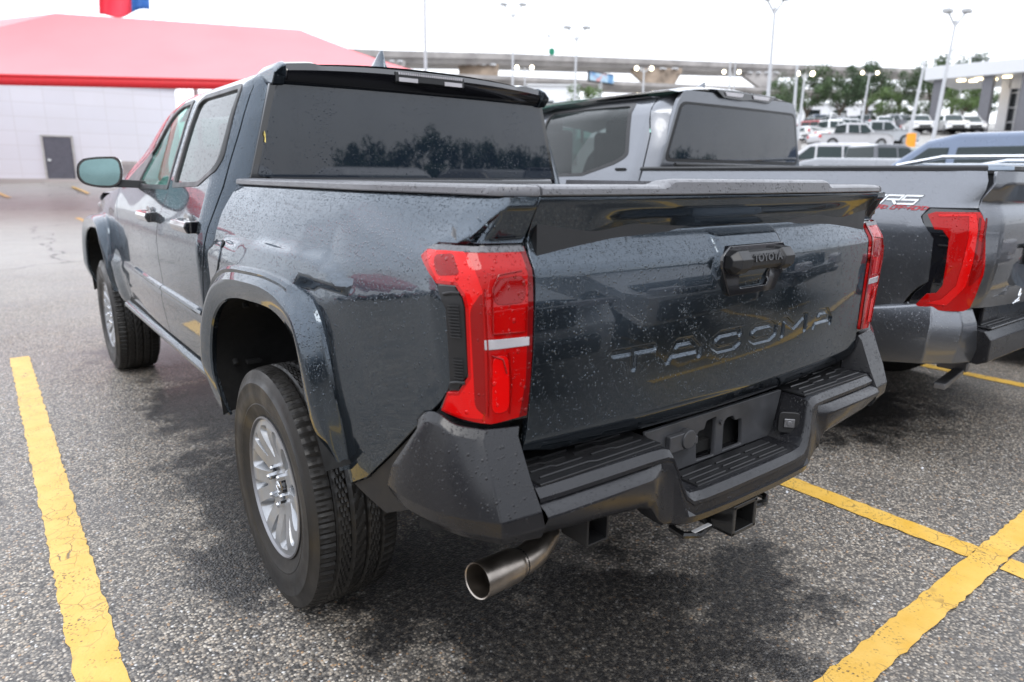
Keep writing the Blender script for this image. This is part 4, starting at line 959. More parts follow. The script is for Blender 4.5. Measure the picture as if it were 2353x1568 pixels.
# ================================================================ the lighter grey pickup alongside
def truck_two():
    cx = 2.74
    T = empty('pickup_truck', (cx, 0, 0), 0, 'larger light grey pickup with white and red off-road decal on its bed side', 'pickup truck')
    PG = 'paint_grey'; B2, C2 = S2.P_bed, S2.P_cab
    for sd in (-1, 1):
        body = [(.96, 1.385), (.96, .60), (.60, .58), (.52, .80), (.40, .95), (.1, 1.0), (-.15, .90), (-.26, .745), (-.60, .742), (-.655, .757), (-.742, .907), (-.748, 1.028), (-.745, 1.104), (-.702, 1.190), (-.722, 1.230), (-.826, 1.233), (-.822, 1.305), (-.810, 1.385)]
        panel('bed_side', B2, body, PG, T, side=sd, step=.035, fine=[(-.83, -.66, 1.15, 1.38, .015)])
        lo = [(-.33, .752), (-.60, .754), (-.72, .756), (-.80, .79), (-.88, .80), (-.925, .80), (-.925, .60), (-.3, .56)]
        tl = panel('tail_light', B2, [(-.710, 1.193), (-.727, 1.224), (-.822, 1.222), (-.842, 1.173), (-.868, .942), (-.852, .795), (-.732, .768), (-.704, .803), (-.744, .907), (-.741, 1.097)], 'gloss_black', T, side=sd, step=.025, off=.002, thick=.03)
        red = [(-.725, 1.198), (-.738, 1.209), (-.825, 1.212), (-.838, 1.173), (-.861, .956), (-.854, .806), (-.838, .791), (-.786, .786), (-.737, .788), (-.728, .801), (-.745, .853), (-.763, .861), (-.773, .899), (-.769, 1.101), (-.755, 1.137), (-.741, 1.138)]
        panel('lamp_lens', B2, red, 'lens_red', tl, side=sd, step=.014, off=.012, thick=.012)
        panel('stop_lamp', B2, round_poly([(-.822, 1.10), (-.844, 1.09), (-.854, .95), (-.830, .90)], .01), 'lens_red_deep', tl, side=sd, step=.02, off=.0135, thick=.001)
        for u_ in (-.868+.03, -.868+.045): panel('lens_slit', B2, [(u_, 1.19), (u_-.004, 1.19), (u_-.006, 1.02), (u_-.002, 1.02)], 'lens_red_dark', tl, side=sd, step=.02, off=.0145, thick=.001)
        panel('light_guide', B2, [(-.745, 1.190), (-.800, 1.196), (-.806, 1.11), (-.800, .90), (-.775, .835), (-.745, .812), (-.790, .812), (-.822, .90), (-.826, 1.12), (-.815, 1.205), (-.742, 1.200)], 'lens_red_bright', tl, side=sd, step=.02, off=.0142, thick=.001)
        rb = MB()
        for zz in (1.112, 1.07, .90):
            p, q = B2(-.750, zz), B2(-.768, zz+.004); rb.tube([(sd*(p[0]+.006), p[1]-.004, zz), (sd*(q[0]+.006), q[1]-.006, zz)], .0035, 5)
        rb.build('vent_rib', 'trim_black', tl)
        rings = []
        for u in [.98-.04*i for i in range(44)]+[-.81]:
            if u < -.811: continue
            p = B2(u, 1.383); nx, ny = (1, 0) if u > -.72 else (math.cos((-.72-u)/.11*1.2), -math.sin((-.72-u)/.11*1.2))
            rings.append([(sd*(p[0]+nx*a), p[1]+ny*a, z) for a, z in ((-.01, 1.385), (.004, 1.386), (.004, 1.400), (-.004, 1.408), (-.07, 1.410), (-.07, 1.39))])
        sweep('bed_rail_cap', rings, 'trim_black', T, caps=True, closed=True)
        # bumper end
        cols = [[(.80, -.88, .835), (.80, -.945, .825), (.80, -.985, .735), (.80, -1.00, .62), (.80, -.985, .555), (.80, -.90, .56)],
                [(.88, -.875, .835), (.895, -.935, .825), (.915, -.970, .735), (.91, -.965, .62), (.90, -.945, .555), (.86, -.86, .56)],
                [(.93, -.82, .832), (.955, -.85, .822), (.985, -.87, .735), (.985, -.86, .62), (.97, -.85, .545), (.92, -.80, .55)],
                [(.97, -.68, .795), (.985, -.685, .785), (1.005, -.69, .715), (1.00, -.68, .60), (.985, -.67, .52), (.93, -.66, .53)],
                [(.975, -.55, .765), (.99, -.55, .76), (1.005, -.55, .70), (1.0, -.55, .60), (.985, -.55, .53), (.93, -.55, .54)],
                [(.975, -.36, .752), (.99, -.36, .748), (1.003, -.36, .69), (.995, -.36, .60), (.98, -.36, .53), (.93, -.36, .54)]]
        cols = [[(x, y+.05, z-.01) for x, y, z in c] for c in cols]
        b = MB(); b.loft([[(sd*x, y, z) for x, y, z in c] for c in cols], closed=False, caps=False); e_ = b.build('bumper_end', PG, T, smooth=26, bevel=.008, seg=3)
        # cab
        win = round_poly([(2.17, 1.838), (1.235, 1.822), (1.118, 1.49), (1.14, 1.462), (1.215, 1.426), (1.49, 1.350), (1.75, 1.343), (2.10, 1.343)], .03)
        dr = [(.988, 1.30), (.984, 1.40), (1.000, 1.613), (1.085, 1.818), (1.13, 1.852), (1.22, 1.865), (2.25, 1.865), (2.22, 1.6), (2.20, 1.33), (2.25, 1.1), (2.25, .56), (1.15, .56), (1.03, .8)]
        d = panel('rear_door', C2, dr, PG, T, side=sd, holes=[win], step=.045)
        g = round_poly([(2.15, 1.817), (1.258, 1.803), (1.148, 1.497), (1.166, 1.478), (1.225, 1.444), (1.495, 1.370), (1.75, 1.362), (2.08, 1.362)], .03)
        panel('window_trim', C2, win, 'trim_black', d, side=sd, holes=[g], step=.04, off=.003, thick=.012)
        panel('window_glass', C2, g, 'glass_side_dark', d, side=sd, step=.06, off=-.006, thick=0)
        fd = [(2.262, 1.865), (2.232, 1.6), (2.212, 1.33), (2.262, 1.1), (2.262, .56), (3.3, .56), (3.35, 1.0), (3.45, 1.30), (3.2, 1.55), (2.9, 1.75), (2.65, 1.845)]
        fw = round_poly([(2.32, 1.815), (2.28, 1.362), (3.25, 1.362), (3.05, 1.55), (2.8, 1.72), (2.6, 1.79)], .03)
        d = panel('front_door', C2, fd, PG, T, side=sd, holes=[fw], step=.05); panel('window_glass', C2, fw, 'glass_front', d, side=sd, step=.08, off=-.006, thick=0)
        cc = [(.978, 1.30), (.974, 1.40), (.990, 1.616), (1.075, 1.823), (1.12, 1.860), (1.21, 1.873), (2.5, 1.873), (2.75, 1.845), (2.45, 1.905), (1.3, 1.905), (.93, 1.900), (.900, 1.80), (.858, 1.44), (.85, 1.30), (.86, .9), (.97, .9)]
        panel('cab_corner', C2, cc, PG, T, side=sd, step=.04)
        panel('front_wing', C2, [(3.31, .56), (3.36, 1.0), (3.45, 1.27), (4.8, 1.20), (4.9, .9), (4.5, .6), (4.4, .9), (4.1, 1.02), (3.8, 1.02), (3.5, .8), (3.42, .56)], PG, T, side=sd, step=.06)
        b = MB(); b.box((sd*.985, 1.38, 1.24), (.03, .20, .035)); b.build('door_handle', PG, T, bevel=.008)
        b = MB(); b.box((sd*.945, 1.145, 1.395), (.012, .085, .016)); b.build('door_badge', 'trim_black', T, bevel=.002)
        b = MB(); b.loft([[(sd*(1.0+a), 3.15+c_, z) for a, c_ in ((0, 0), (.22, -.02), (.24, .06), (.02, .12))] for z in (1.32, 1.54)]); b.build('door_mirror', 'gloss_black', T, bevel=.03, seg=3)
        b = MB(); b.loft([[(sd*x, y, z) for x, z in ((.90, .56), (.97, .54), (.96, .50), (.8, .49), (.8, .56))] for y in (.9, 3.4)]); b.build('sill', 'trim_black', T)
        for y in (.1, 3.9):
            Wh = empty('wheel', (sd*.86, y, .41)); Wh.parent = T
            b = MB(); n = 48
            b.loft([[(sd*x, r*math.cos(2*math.pi*k/n), r*math.sin(2*math.pi*k/n)) for k in range(n)] for x, r in ((-.13, .25), (-.14, .34), (-.115, .40), (.115, .40), (.14, .34), (.125, .25))], caps=False); b.build('tyre', 'tyre_rubber', Wh)
            b = MB(); b.loft([[(sd*x, r*math.cos(2*math.pi*k/n), r*math.sin(2*math.pi*k/n)) for k in range(n)] for x, r in ((.12, .255), (.10, .23), (.06, .21), (.08, .07), (.10, .06))]); b.build('rim', 'alloy', Wh)
    F2 = lambda x, z: (x, -S2.grear(x, z)+.06*ss(.80, .95, abs(x)), z)
    ed = [(-.800, 1.383), (-.806, 1.362), (-.827, 1.304), (-.832, 1.236), (-.850, 1.173), (-.874, .956), (-.868, .80)]
    L_ = [(-(B2(u, z)[0]-.004), z) for u, z in ed]; b2 = L_+[(0, .775)]+[(-x, z) for x, z in L_[::-1]]
    tg = panel('tailgate', F2, b2, PG, T, side=1, step=.035, fine=[(-.84, .84, 1.18, 1.38, .018)], flipn=(0, -1, 0))
    text('tailgate_lettering', 'T', .13, 'trim_black', tg, (-.545, -1.006, 1.02), (R(90), 0, 0), .003, .004, sx=1.75)
    b = MB(); b.tube([(-.605, -1.003, .815), (-.575, -1.006, .825), (-.548, -1.006, .850), (-.560, -1.006, .868), (-.572, -1.006, .84), (-.556, -1.006, .818), (-.62, -1.004, .812), (-.63, -1.003, .808)], .004, 6); b.build('chrome_emblem', 'chrome', tg)
    b = MB(); b.loft([[(x, -S2.grear(x, 1.36)+a, z) for a, z in ((.02, 1.386), (-.004, 1.388), (-.004, 1.403), (.06, 1.410))] for x in [-.84+.14*i for i in range(13)]], closed=False, caps=False); b.build('tailgate_cap', 'trim_black', T)
    b = MB()
    b.loft([[(x, y, z) for y, z in ((-.90, .70), (-.97, .695), (-1.0, .66), (-1.0, .56), (-.96, .54), (-.85, .55))] for x in (-.80, -.4, .4, .80)]); b.box((0, -.93, .703), (1.5, .10, .01)); b.box((0, -.92, .75), (1.45, .02, .10)); b.build('bumper_beam', 'bumper_black', T, bevel=.006)
    b = MB()
    for y in (-.955, -.93, -.905): b.tube([(-.74, y, .711), (-.45, y, .711)], .003, 5); b.tube([(.74, y, .711), (.45, y, .711)], .003, 5)
    b.build('tread_rib', 'trim_black', T)
    b = MB(); b.box((-.62, -.80, .405), (.36, .05, .030), rz=R(8)); b.box((-.42, -.74, .43), (.03, .14, .05)); b.build('hitch_bar', 'alloy_dark', T, bevel=.006)
    # cab back, roof
    yr = .932
    Fb = lambda x, z: (x, yr-.02*(1-(x/.8)**2), z)
    panel('window_surround', Fb, round_poly([(-.62, 1.885), (.62, 1.885), (.675, 1.82), (.800, 1.44), (.80, 1.30), (-.80, 1.30), (-.800, 1.44), (-.675, 1.82)], .03), PG, T, side=1, step=.08, thick=.03, flipn=(0, -1, 0))
    panel('window_seal', Fb, round_poly([(-.655, 1.815), (.655, 1.815), (.775, 1.445), (-.775, 1.445)], .05), 'trim_black', T, side=1, step=.06, off=.003, thick=.01, flipn=(0, -1, 0))
    panel('rear_window', Fb, round_poly([(-.637, 1.797), (.637, 1.797), (.750, 1.465), (-.750, 1.465)], .045), 'glass_privacy', T, side=1, step=.06, off=.006, thick=.004, flipn=(0, -1, 0))
    b = MB()
    for z in (1.425, 1.395): b.bar((-.74, .87, z), (.74, .87, z), .013, 8)
    b.build('bed_cover_roll', 'trim_black', T)
    rings = []
    for y in (.93, .96, 1.02, 1.2, 1.5, 2.0, 2.5, 2.8, 3.1):
        z0 = 1.890-.02*ss(1.02, .93, y)-.13*ss(2.4, 3.2, y); rings.append([(.675*t, y, z0+.05*(1-abs(t)**2.6)) for t in [-1+i/12 for i in range(25)]])
    b = MB(); b.loft(rings, closed=False, caps=False); b.build('roof', PG, T, smooth=60)
    lp = MB(); lp.loft([[(x, y, z) for y, z in ((.96, 1.918), (.892, 1.908), (.892, 1.908-h_), (.95, 1.86))] for x, h_ in ((-.34, .008), (-.26, .050), (-.05, .055), (.05, .045), (.26, .050), (.34, .008))]); hl = lp.build('high_brake_lamp', 'gloss_black', T, bevel=.004)
    for s_ in (-1, 1): b = MB(); b.prism([(s_*.24, 1.872), (s_*.26, 1.897), (s_*.05, 1.897), (s_*.07, 1.872)], .884, .893, 'y'); b.build('cargo_lamp', 'clear_lens', hl, bevel=.002)
    b = MB(); rr = []
    for z, y0, y1, hw in ((0, 1.17, 1.38, .036), (.02, 1.18, 1.34, .026), (.045, 1.19, 1.29, .014), (.072, 1.195, 1.22, .003)): rr.append([(-.06, y1, 1.935+z), (-.06-hw, y0+(y1-y0)*.5, 1.935+z), (-.06, y0, 1.935+z), (-.06+hw, y0+(y1-y0)*.5, 1.935+z)])
    b.loft(rr); b.build('antenna_fin', PG, T, sub=1)
    b = MB(); b.loft([[(x*t, y-.05*t*t, z) for t in [-1+i/6 for i in range(13)]] for y, z, x in ((3.1, 1.80, .66), (3.4, 1.60, .74), (3.7, 1.32, .80))], closed=False, caps=False); b.build('windscreen', 'glass_front', T, smooth=60)
    b = MB(); b.loft([[(x*t, y, z-.05*abs(t)**3) for t in [-1+i/8 for i in range(17)]] for y, z, x in ((3.5, 1.30, .92), (4.4, 1.30, .90), (4.95, 1.22, .85), (5.05, 1.0, .8), (5.0, .6, .8))], closed=False, caps=False); b.build('bonnet', PG, T, smooth=60)
    b = MB(); b.box((0, .0, .85), (1.5, 1.7, .5)); b.box((0, 2.25, .85), (1.8, 2.7, .6)); b.box((0, 2.1, 1.15), (1.5, 2.2, .3)); b.build('inner_body', 'inner_black', T)
    for x in (-.42, .42):
        b = MB(); b.box((x, 1.3, 1.42), (.5, .14, .45)); b.build('rear_seat', 'seat_cloth', T, bevel=.04, seg=3); b = MB(); b.box((x, 2.5, 1.45), (.5, .14, .55)); b.box((x, 2.49, 1.76), (.28, .1, .16)); b.build('front_seat', 'seat_cloth', T, bevel=.04, seg=3)
    # decal: white squared SR5 with a dark edge over red TRD OFF-ROAD, on both bed sides
    def strip(name, segs, wd, mat, lift, z0, hh, u0, wch, sd_=-1):
        b = MB()
        for ch, a, c, d, e_ in segs:
            p, q = (a, c), (d, e_); L = math.hypot((d-a)*wch, (e_-c)*hh); 
            if L == 0: continue
            ux, uz = (d-a)*wch/L, (e_-c)*hh/L; x0, z1 = a*wch-ux*wd*.9, c*hh-uz*wd*.9; x1, z2 = d*wch+ux*wd*.9, e_*hh+uz*wd*.9; nx, nz = -uz*wd, ux*wd
            quad = [(x0+nx, z1+nz), (x1+nx, z2+nz), (x1-nx, z2-nz), (x0-nx, z1-nz)]; pts = []
            for (x, z) in quad:
                u = u0-(ch*wch*1.18+x+z*.75); zz = z0+z; w_ = S2.wbed(u, zz)+lift; pts.append((sd_*w_, u, zz))
            b.add(pts, [(0, 1, 2, 3)])
        return b.build(name, mat, T, smooth=0)
    S_ = [(1, 1, 0, 1), (0, 1, 0, .5), (0, .5, 1, .5), (1, .5, 1, 0), (1, 0, 0, 0)]; Rr = [(0, 0, 0, 1), (0, 1, 1, 1), (1, 1, 1, .5), (1, .5, .2, .5), (.55, .5, 1, 0)]
    segs = [(k, *s_) for k, G in enumerate((S_, Rr, S_)) for s_ in G]
    strip('decal_edge', segs, .0056, 'trim_black', .0030, 1.241, .036, -.455, .062); strip('decal_white', segs, .0040, 'decal_white', .0040, 1.241, .036, -.455, .062)
    Sm = {'T': [(0, 1, 1, 1), (.5, 1, .5, 0)], 'R': Rr, 'D': [(0, 0, 0, 1), (0, 1, 1, .8), (1, .8, 1, .2), (1, .2, 0, 0)], 'O': [(0, 0, 0, 1), (0, 1, 1, 1), (1, 1, 1, 0), (1, 0, 0, 0)], 'F': [(0, 0, 0, 1), (0, 1, 1, 1), (0, .5, .8, .5)], '-': [(.1, .5, .9, .5)], 'A': [(0, 0, .4, 1), (.4, 1, .8, 1), (.8, 1, 1, 0), (.1, .4, .9, .4)]}
    segs = [(k*.92, *s_) for k, c_ in enumerate('TRD OFF-ROAD') if c_ != ' ' for s_ in Sm[c_]]
    strip('decal_red', segs, .0018, 'decal_red', .0035, 1.217, .015, -.500, .0168)
    return T
plain('decal_white', (.80, .82, .84), .3, coat=.5); plain('decal_red', (.42, .03, .04), .35)
truck_two()
# ================================================================ things beyond the trucks
plain('white_render', (.78, .79, .82), .6, var=.04, nscale=.6)
plain('white_metal', (.62, .63, .65), .35, var=.03)
plain('pole_white', (.42, .43, .45), .4, var=.05)
plain('grey_metal', (.42, .43, .44), .4, var=.05)
plain('door_grey', (.10, .105, .13), .5)
plain('vent_grey', (.45, .45, .44), .5)
plain('concrete', (.36, .34, .33), .8, var=.3, nscale=.25)
plain('concrete_stained', (.30, .235, .18), .8, var=.45, nscale=.4)
plain('column_grey', (.14, .14, .155), .5)
plain('dark_glazing', (.02, .025, .03), .08, coat=1.)
plain('leaf_green', (.050, .085, .030), .6, var=.5, nscale=.7)
plain('leaf_dark', (.032, .062, .022), .65, var=.5, nscale=.7)
plain('leaf_light', (.085, .14, .035), .6, var=.4, nscale=.7)
plain('bark', (.11, .085, .065), .9, var=.3)
plain('flag_white', (.80, .80, .80), .7); plain('flag_red', (.72, .03, .06), .7); plain('flag_blue', (.045, .16, .46), .7)
plain('orange_plastic', (.85, .33, .02), .5); plain('green_sign', (.0, .22, .12), .4)
plain('tail_red', (.55, .02, .02), .2, coat=1.)
emit('lamp_glow', (1., .88, .62), 5.); emit('soffit_glow', (1., .80, .50), 3.0)
def canopy_mat():
    m, t, b = new_mat('canopy_red'); P = coords(t)
    t.links.new(mixc(t, rng(t, noise(t, P, .5, 3), .3, .7), (.78, .19, .21), (.82, .22, .24)), b.inputs['Base Color']); inp(b, 'Roughness', .55); inp(b, 'Sheen Weight', .3); inp(b, 'Sheen Roughness', .4)
    tr = N(t, 'ShaderNodeBsdfTranslucent'); tr.inputs[0].default_value = (.75, .12, .13, 1); ms = N(t, 'ShaderNodeMixShader'); ms.inputs[0].default_value = .1; o_ = t.nodes['Material Output']
    t.links.new(b.outputs[0], ms.inputs[1]); t.links.new(tr.outputs[0], ms.inputs[2]); t.links.new(ms.outputs[0], o_.inputs[0])
    M['canopy_red'] = m
canopy_mat(); plain('valance_red', (.60, .012, .02), .5, var=.05)
def block_mat():
    m, t, b = new_mat('block_wall'); P = coords(t)
    s = N(t, 'ShaderNodeSeparateXYZ'); t.links.new(P, s.inputs[0]); c = N(t, 'ShaderNodeCombineXYZ'); t.links.new(s.outputs[0], c.inputs[0]); t.links.new(s.outputs[2], c.inputs[1])
    k = N(t, 'ShaderNodeTexBrick'); k.offset = 0; k.inputs['Scale'].default_value = 1.; k.inputs['Brick Width'].default_value = 1.2; k.inputs['Row Height'].default_value = .62; k.inputs['Mortar Size'].default_value = .018
    k.inputs['Color1'].default_value = (.66, .67, .73, 1); k.inputs['Color2'].default_value = (.69, .70, .76, 1); k.inputs['Mortar'].default_value = (.61, .61, .65, 1)
    t.links.new(c.outputs[0], k.inputs['Vector']); col = mixc(t, rng(t, noise(t, P, .5, 5), .45, .75, 0, .35), k.outputs['Color'], (.60, .60, .62)); t.links.new(col, b.inputs['Base Color']); inp(b, 'Roughness', .6); M['block_wall'] = m
block_mat()
def ground_hit(px, py, d0=4., d1=160):
    d = d0
    while d < d1:
        p = at(px, py, d)
        if p.z <= hgt(p.x, p.y): return p, d
        d += .15
    return p, d
def wall_frame(A, B_):
    d = (B_-A); d.z = 0; L = d.length; rz = math.atan2(d.y, d.x); return L, rz
def white_building():
    A = at(-260, 470, 28.5); B_ = at(411, 300, 34.0); A.z = 0; zb = hgt(B_.x, B_.y); zt = at(411, 206, 34.0).z
    L, rz = wall_frame(A, B_)
    o = empty('white_building', (A.x, A.y, 0), rz, 'white panelled building with one grey door behind the red canopy', 'building')
    b = MB(); b.box((L/2, 5, zt/2-.2), (L, 10, zt+.4)); b.build('wall', 'block_wall', o)
    b = MB(); b.box((L/2, -.04, zt+.04), (L+.14, .16, .16)); b.box((L+.03, 5, zt+.04), (.14, 10.1, .16)); b.build('coping', 'white_metal', o)
    # door
    P_, d = at(134, 366, 32.2), 0
    loc = Matrix.Rotation(-rz, 3, 'Z') @ (at(136, 366, 31.9)-A); lx = loc.x
    gz = hgt(at(140, 415, 32).x, at(140, 415, 32).y)
    zb0 = at(141, 416, 32.).z; zt0 = at(131, 317, 32.).z
    b = MB(); b.box((lx, -.03, (zb0+zt0)/2), (1.06, .06, zt0-zb0)); d_ = b.build('door', 'door_grey', o); b = MB(); b.box((lx-.40, -.09, (zb0+zt0)/2-.05), (.12, .06, .10)); b.build('door_handle', 'chrome', d_)
    b = MB(); b.box((lx-.59, -.04, (zb0+zt0)/2), (.08, .1, zt0-zb0)); b.box((lx+.59, -.04, (zb0+zt0)/2), (.08, .1, zt0-zb0)); b.box((lx, -.04, zt0+.045), (1.26, .1, .08)); b.build('door_frame', 'vent_grey', o)
    b = MB(); b.box((L/2, -.10, zb0-.35), (L, .22, .9)); b.build('plinth', 'concrete', o)
    return A, rz
white_building()
def ac_unit():
    p = at(301, 396, 30.5); o = empty('air_unit', (p.x, p.y, hgt(p.x, p.y)), -.3, 'grey louvred air unit against the white building', 'air unit')
    h0 = hgt(p.x, p.y); b = MB(); b.box((0, 0, .55+p.z-h0-.6), (.62, .6, 1.05)); b.box((0, 0, (p.z-h0-.55)/2), (.66, .64, max(.1, p.z-h0-.55))); c = b.build('casing', 'vent_grey', o, bevel=.02)
    b = MB()
    for k in range(8): b.box((0, -.31, .16+p.z-h0-.6+.1*k+.05), (.54, .03, .05))
    b.build('louvre', 'grey_metal', o)
ac_unit()
def canopy():
    o = empty('shade_canopy', (0, 0, 0), 0, 'big red fabric shade canopy in front of the white building', 'canopy')
    FR = at(1085, 198, 21.5); FL = at(-560, 160, 17.5); zf = (FR.z+FL.z)/2; FR = at(1085, 198, 21.5)
    RL = at(128, 31, 21.5); RR = at(690, 69, 24.0)
    BL = RL*2-at(-100, 172, 22.); BR = Vector((RR.x*2-FR.x, RR.y*2-FR.y, FR.z)); BR = FR+(BR-FR)*.9
    BL = FL+(BR-FR); BL.z = BR.z = RR.z-1.2; 
    base = Vector((FR.x, FR.y, 0)); o.location = base
    def q(*ps): return [tuple(p-base) for p in ps]
    b = MB(); 
    def sheet(P0, P1, P2, P3, sag=.12):
        n = 14; vs = []
        for i in range(n+1):
            for j in range(n+1):
                u, v = i/n, j/n; p = (P0*(1-u)+P1*u)*(1-v)+(P3*(1-u)+P2*u)*v; p = p.copy(); p.z -= sag*4*v*(1-v)*(1+.2*math.sin(u*9)); vs.append(tuple(p-base))
        b.add(vs, [(i*(n+1)+j, (i+1)*(n+1)+j, (i+1)*(n+1)+j+1, i*(n+1)+j+1) for i in range(n) for j in range(n)])
    sheet(FL, FR, RR, RL); sheet(FR, BR, RR, RR); sheet(BR, BL, RL, RR); sheet(BL, FL, RL, RL)
    b.build('fabric', 'canopy_red', o, smooth=30, weld=True)
    b = MB()
    for P0, P1 in ((FL, FR), (FR, BR), (BR, BL), (BL, FL)):
        a, c = P0-base, P1-base; b.add([a+Vector((0, 0, .02)), c+Vector((0, 0, .02)), c-Vector((0, 0, .26)), a-Vector((0, 0, .26))], [(0, 1, 2, 3)])
    v_ = b.build('valance', 'valance_red', o); v_.modifiers.new('s', 'SOLIDIFY').thickness = .01
    for P_ in (FL, FR, BL, BR):
        b = MB(); g = hgt(P_.x, P_.y); b.bar((P_.x-base.x, P_.y-base.y, g), (P_.x-base.x, P_.y-base.y, P_.z-.1), .09, 12); b.build('post', 'white_metal', o)
    b = MB()
    for k in range(7):
        P_ = FL+(FR-FL)*(k/6.); b.bar(tuple(P_-base+Vector((0, .03, -.02))), tuple(P_-base+Vector((0, .03, -.25))), .035, 6)
    b.bar(tuple(FL-base), tuple(FR-base), .04, 6); b.build('eave_tube', 'valance_red', o)
canopy()
def flag():
    pb, pt_ = at(357, 80, 48), at(338, -90, 48); d = (pt_-pb); k = (pb.z-hgt(pb.x, pb.y))/d.z; base = pb-d*k
    base.z = hgt(base.x, base.y)
    o = empty('flagpole', tuple(base), 0, 'thin white flagpole rising behind the red canopy', 'flagpole')
    b = MB(); b.bar((0, 0, 0), tuple(pt_-base), .10, 12, .06); b.build('pole', 'white_metal', o); b = MB(); b.bar((0, 0, .0), (0, 0, .12), .28, 14); b.build('pole_base', 'concrete', o)
    f = empty('flag', tuple(at(344, 30, 48)), 0, 'waving flag, blue at the pole with white star, white above red', 'flag')
    n, mI = 36, 18; H, L = 3.0, 4.6
    o0 = Vector(f.location)
    def P(u, v):   # u along fly 0..1 (away from pole, to the left), v 0 bottom..1 top
        hx = at(344-34*u*3.4, 22+ 30*u*.55, 48+.5*math.sin(u*9+v)) ; up_ = at(340, -118, 48)-at(344, 30, 48)
        p = hx + up_*v*(H/ up_.length) ; p.z += .16*math.sin(u*8+v*1.5)-.4*u*(1-u); return p-o0
    for nm, u0, u1, v0, v1, mt in (('hoist_panel', 0, .36, 0, 1, 'flag_blue'), ('fly_stripe', .36, 1, .5, 1, 'flag_white'), ('fly_stripe', .36, 1, 0, .5, 'flag_red')):
        b = MB(); a, c = 16, 8; b.add([tuple(P(u0+(u1-u0)*i/a, v0+(v1-v0)*j/c)) for i in range(a+1) for j in range(c+1)], [(i*(c+1)+j, (i+1)*(c+1)+j, (i+1)*(c+1)+j+1, i*(c+1)+j+1) for i in range(a) for j in range(c)])
        g = b.build(nm, mt, f, smooth=80); g.modifiers.new('s', 'SOLIDIFY').thickness = .004
flag()
def ribbon(name, pts, thick_px, width, mat, label, cat, rail=False):
    o = empty(name, (0, 0, 0), 0, label, cat); top = [at(x, y, d) for x, y, d in pts]; bot = [at(x, y+t_, d) for (x, y, d), t_ in zip(pts, thick_px)]
    base = Vector((top[len(top)//2].x, top[len(top)//2].y, 0)); o.location = base; R_ = []; R2 = []
    for i, (a, c) in enumerate(zip(top, bot)):
        t = (top[min(i+1, len(top)-1)]-top[max(i-1, 0)]); n = Vector((-t.y, t.x, 0)).normalized(); n = n if n.dot(FW) > 0 else -n
        h = a.z-c.z
        R_.append([tuple(p-base) for p in (a+Vector((0, 0, -h*.45))+n*.0, a+n*width+Vector((0, 0, -h*.45)), Vector((a.x, a.y, c.z))+n*(width*.85), Vector((a.x, a.y, c.z))+n*.6)])
        R2.append([tuple(p-base) for p in (a-n*.25, a+n*.12, a+n*.12+Vector((0, 0, -h*.5)), a-n*.25+Vector((0, 0, -h*.55)))])
    b = MB(); b.loft(R_); b.build('girder', mat, o, smooth=30); b = MB(); b.loft(R2); b.build('parapet', 'concrete', o, smooth=30); return o, base
def overpasses():
    pts = [(700, 108, 135), (900, 117, 142), (1149, 123, 152), (1457, 135, 165), (1677, 144, 176), (1968, 154, 195), (2250, 163, 215), (2500, 170, 240)]
    o, base = ribbon('overpass', pts, [27, 26, 24, 21, 20, 17, 15, 14], 11, 'concrete', 'high concrete highway overpass crossing behind the light poles', 'overpass')
    for (xl, xr, yt, xa, xb, yb, d, mt) in ((1053, 1146, 148, 1058, 1140, 190, 150.5, 'concrete_stained'), (1453, 1567, 157, 1495, 1545, 204, 165, 'concrete_stained'), (1712, 1795, 166, 1745, 1775, 200, 178, 'concrete'), (850, 930, 140, 870, 905, 190, 141, 'concrete')):
        w2 = 9; b = MB(); A0, A1, B1, B0 = at(xl, yt, d+2), at(xr, yt, d+2), at(xb, yb, d+2), at(xa, yb, d+2); A2, A3 = at(xl, yt+9, d+2), at(xr, yt+9, d+2)
        sec = [A0, A1, A3, B1, B0, A2]; nn = Vector((FW.x, FW.y, 0)).normalized()
        b.loft([[tuple(p-base) for p in sec], [tuple(p+nn*2.5-base) for p in sec]]); 
        c0 = (B0+B1)/2; g = hgt(c0.x, c0.y); ww = (B1-B0).length; b.box((c0.x-base.x+nn.x*1.2, c0.y-base.y+nn.y*1.2, (c0.z+g)/2), (ww*.9, 2.2, c0.z-g+.2)); b.build('pier', mt, o, smooth=0)
        for k in range(4): b = MB(); b.box(tuple(at(xl+(xr-xl)*(.14+.24*k), yt+1, d+1.6)-base), ((xr-xl)/FPX*d*.13, .8, .35)); b.build('bearing', 'white_metal', o, smooth=0)
    pts = [(700, 160, 120), (985, 168, 128), (1178, 176, 134), (1470, 190, 142), (1648, 198, 150), (1850, 205, 160), (2200, 214, 180)]
    o2, base2 = ribbon('overpass', pts, [17, 17, 16, 15, 14, 13, 12], 9, 'concrete', 'lower pale concrete ramp running under the high overpass', 'overpass')
    for x, y, d in ((1000, 186, 128.5), (1250, 194, 136), (1620, 210, 149)):
        b = MB(); P_ = at(x, y, d+2); g = hgt(P_.x, P_.y); b.box((P_.x-base2.x, P_.y-base2.y, (P_.z+g)/2), (1.4, 1.4, P_.z-g)); b.build('pier', 'concrete', o2, smooth=0)
overpasses()
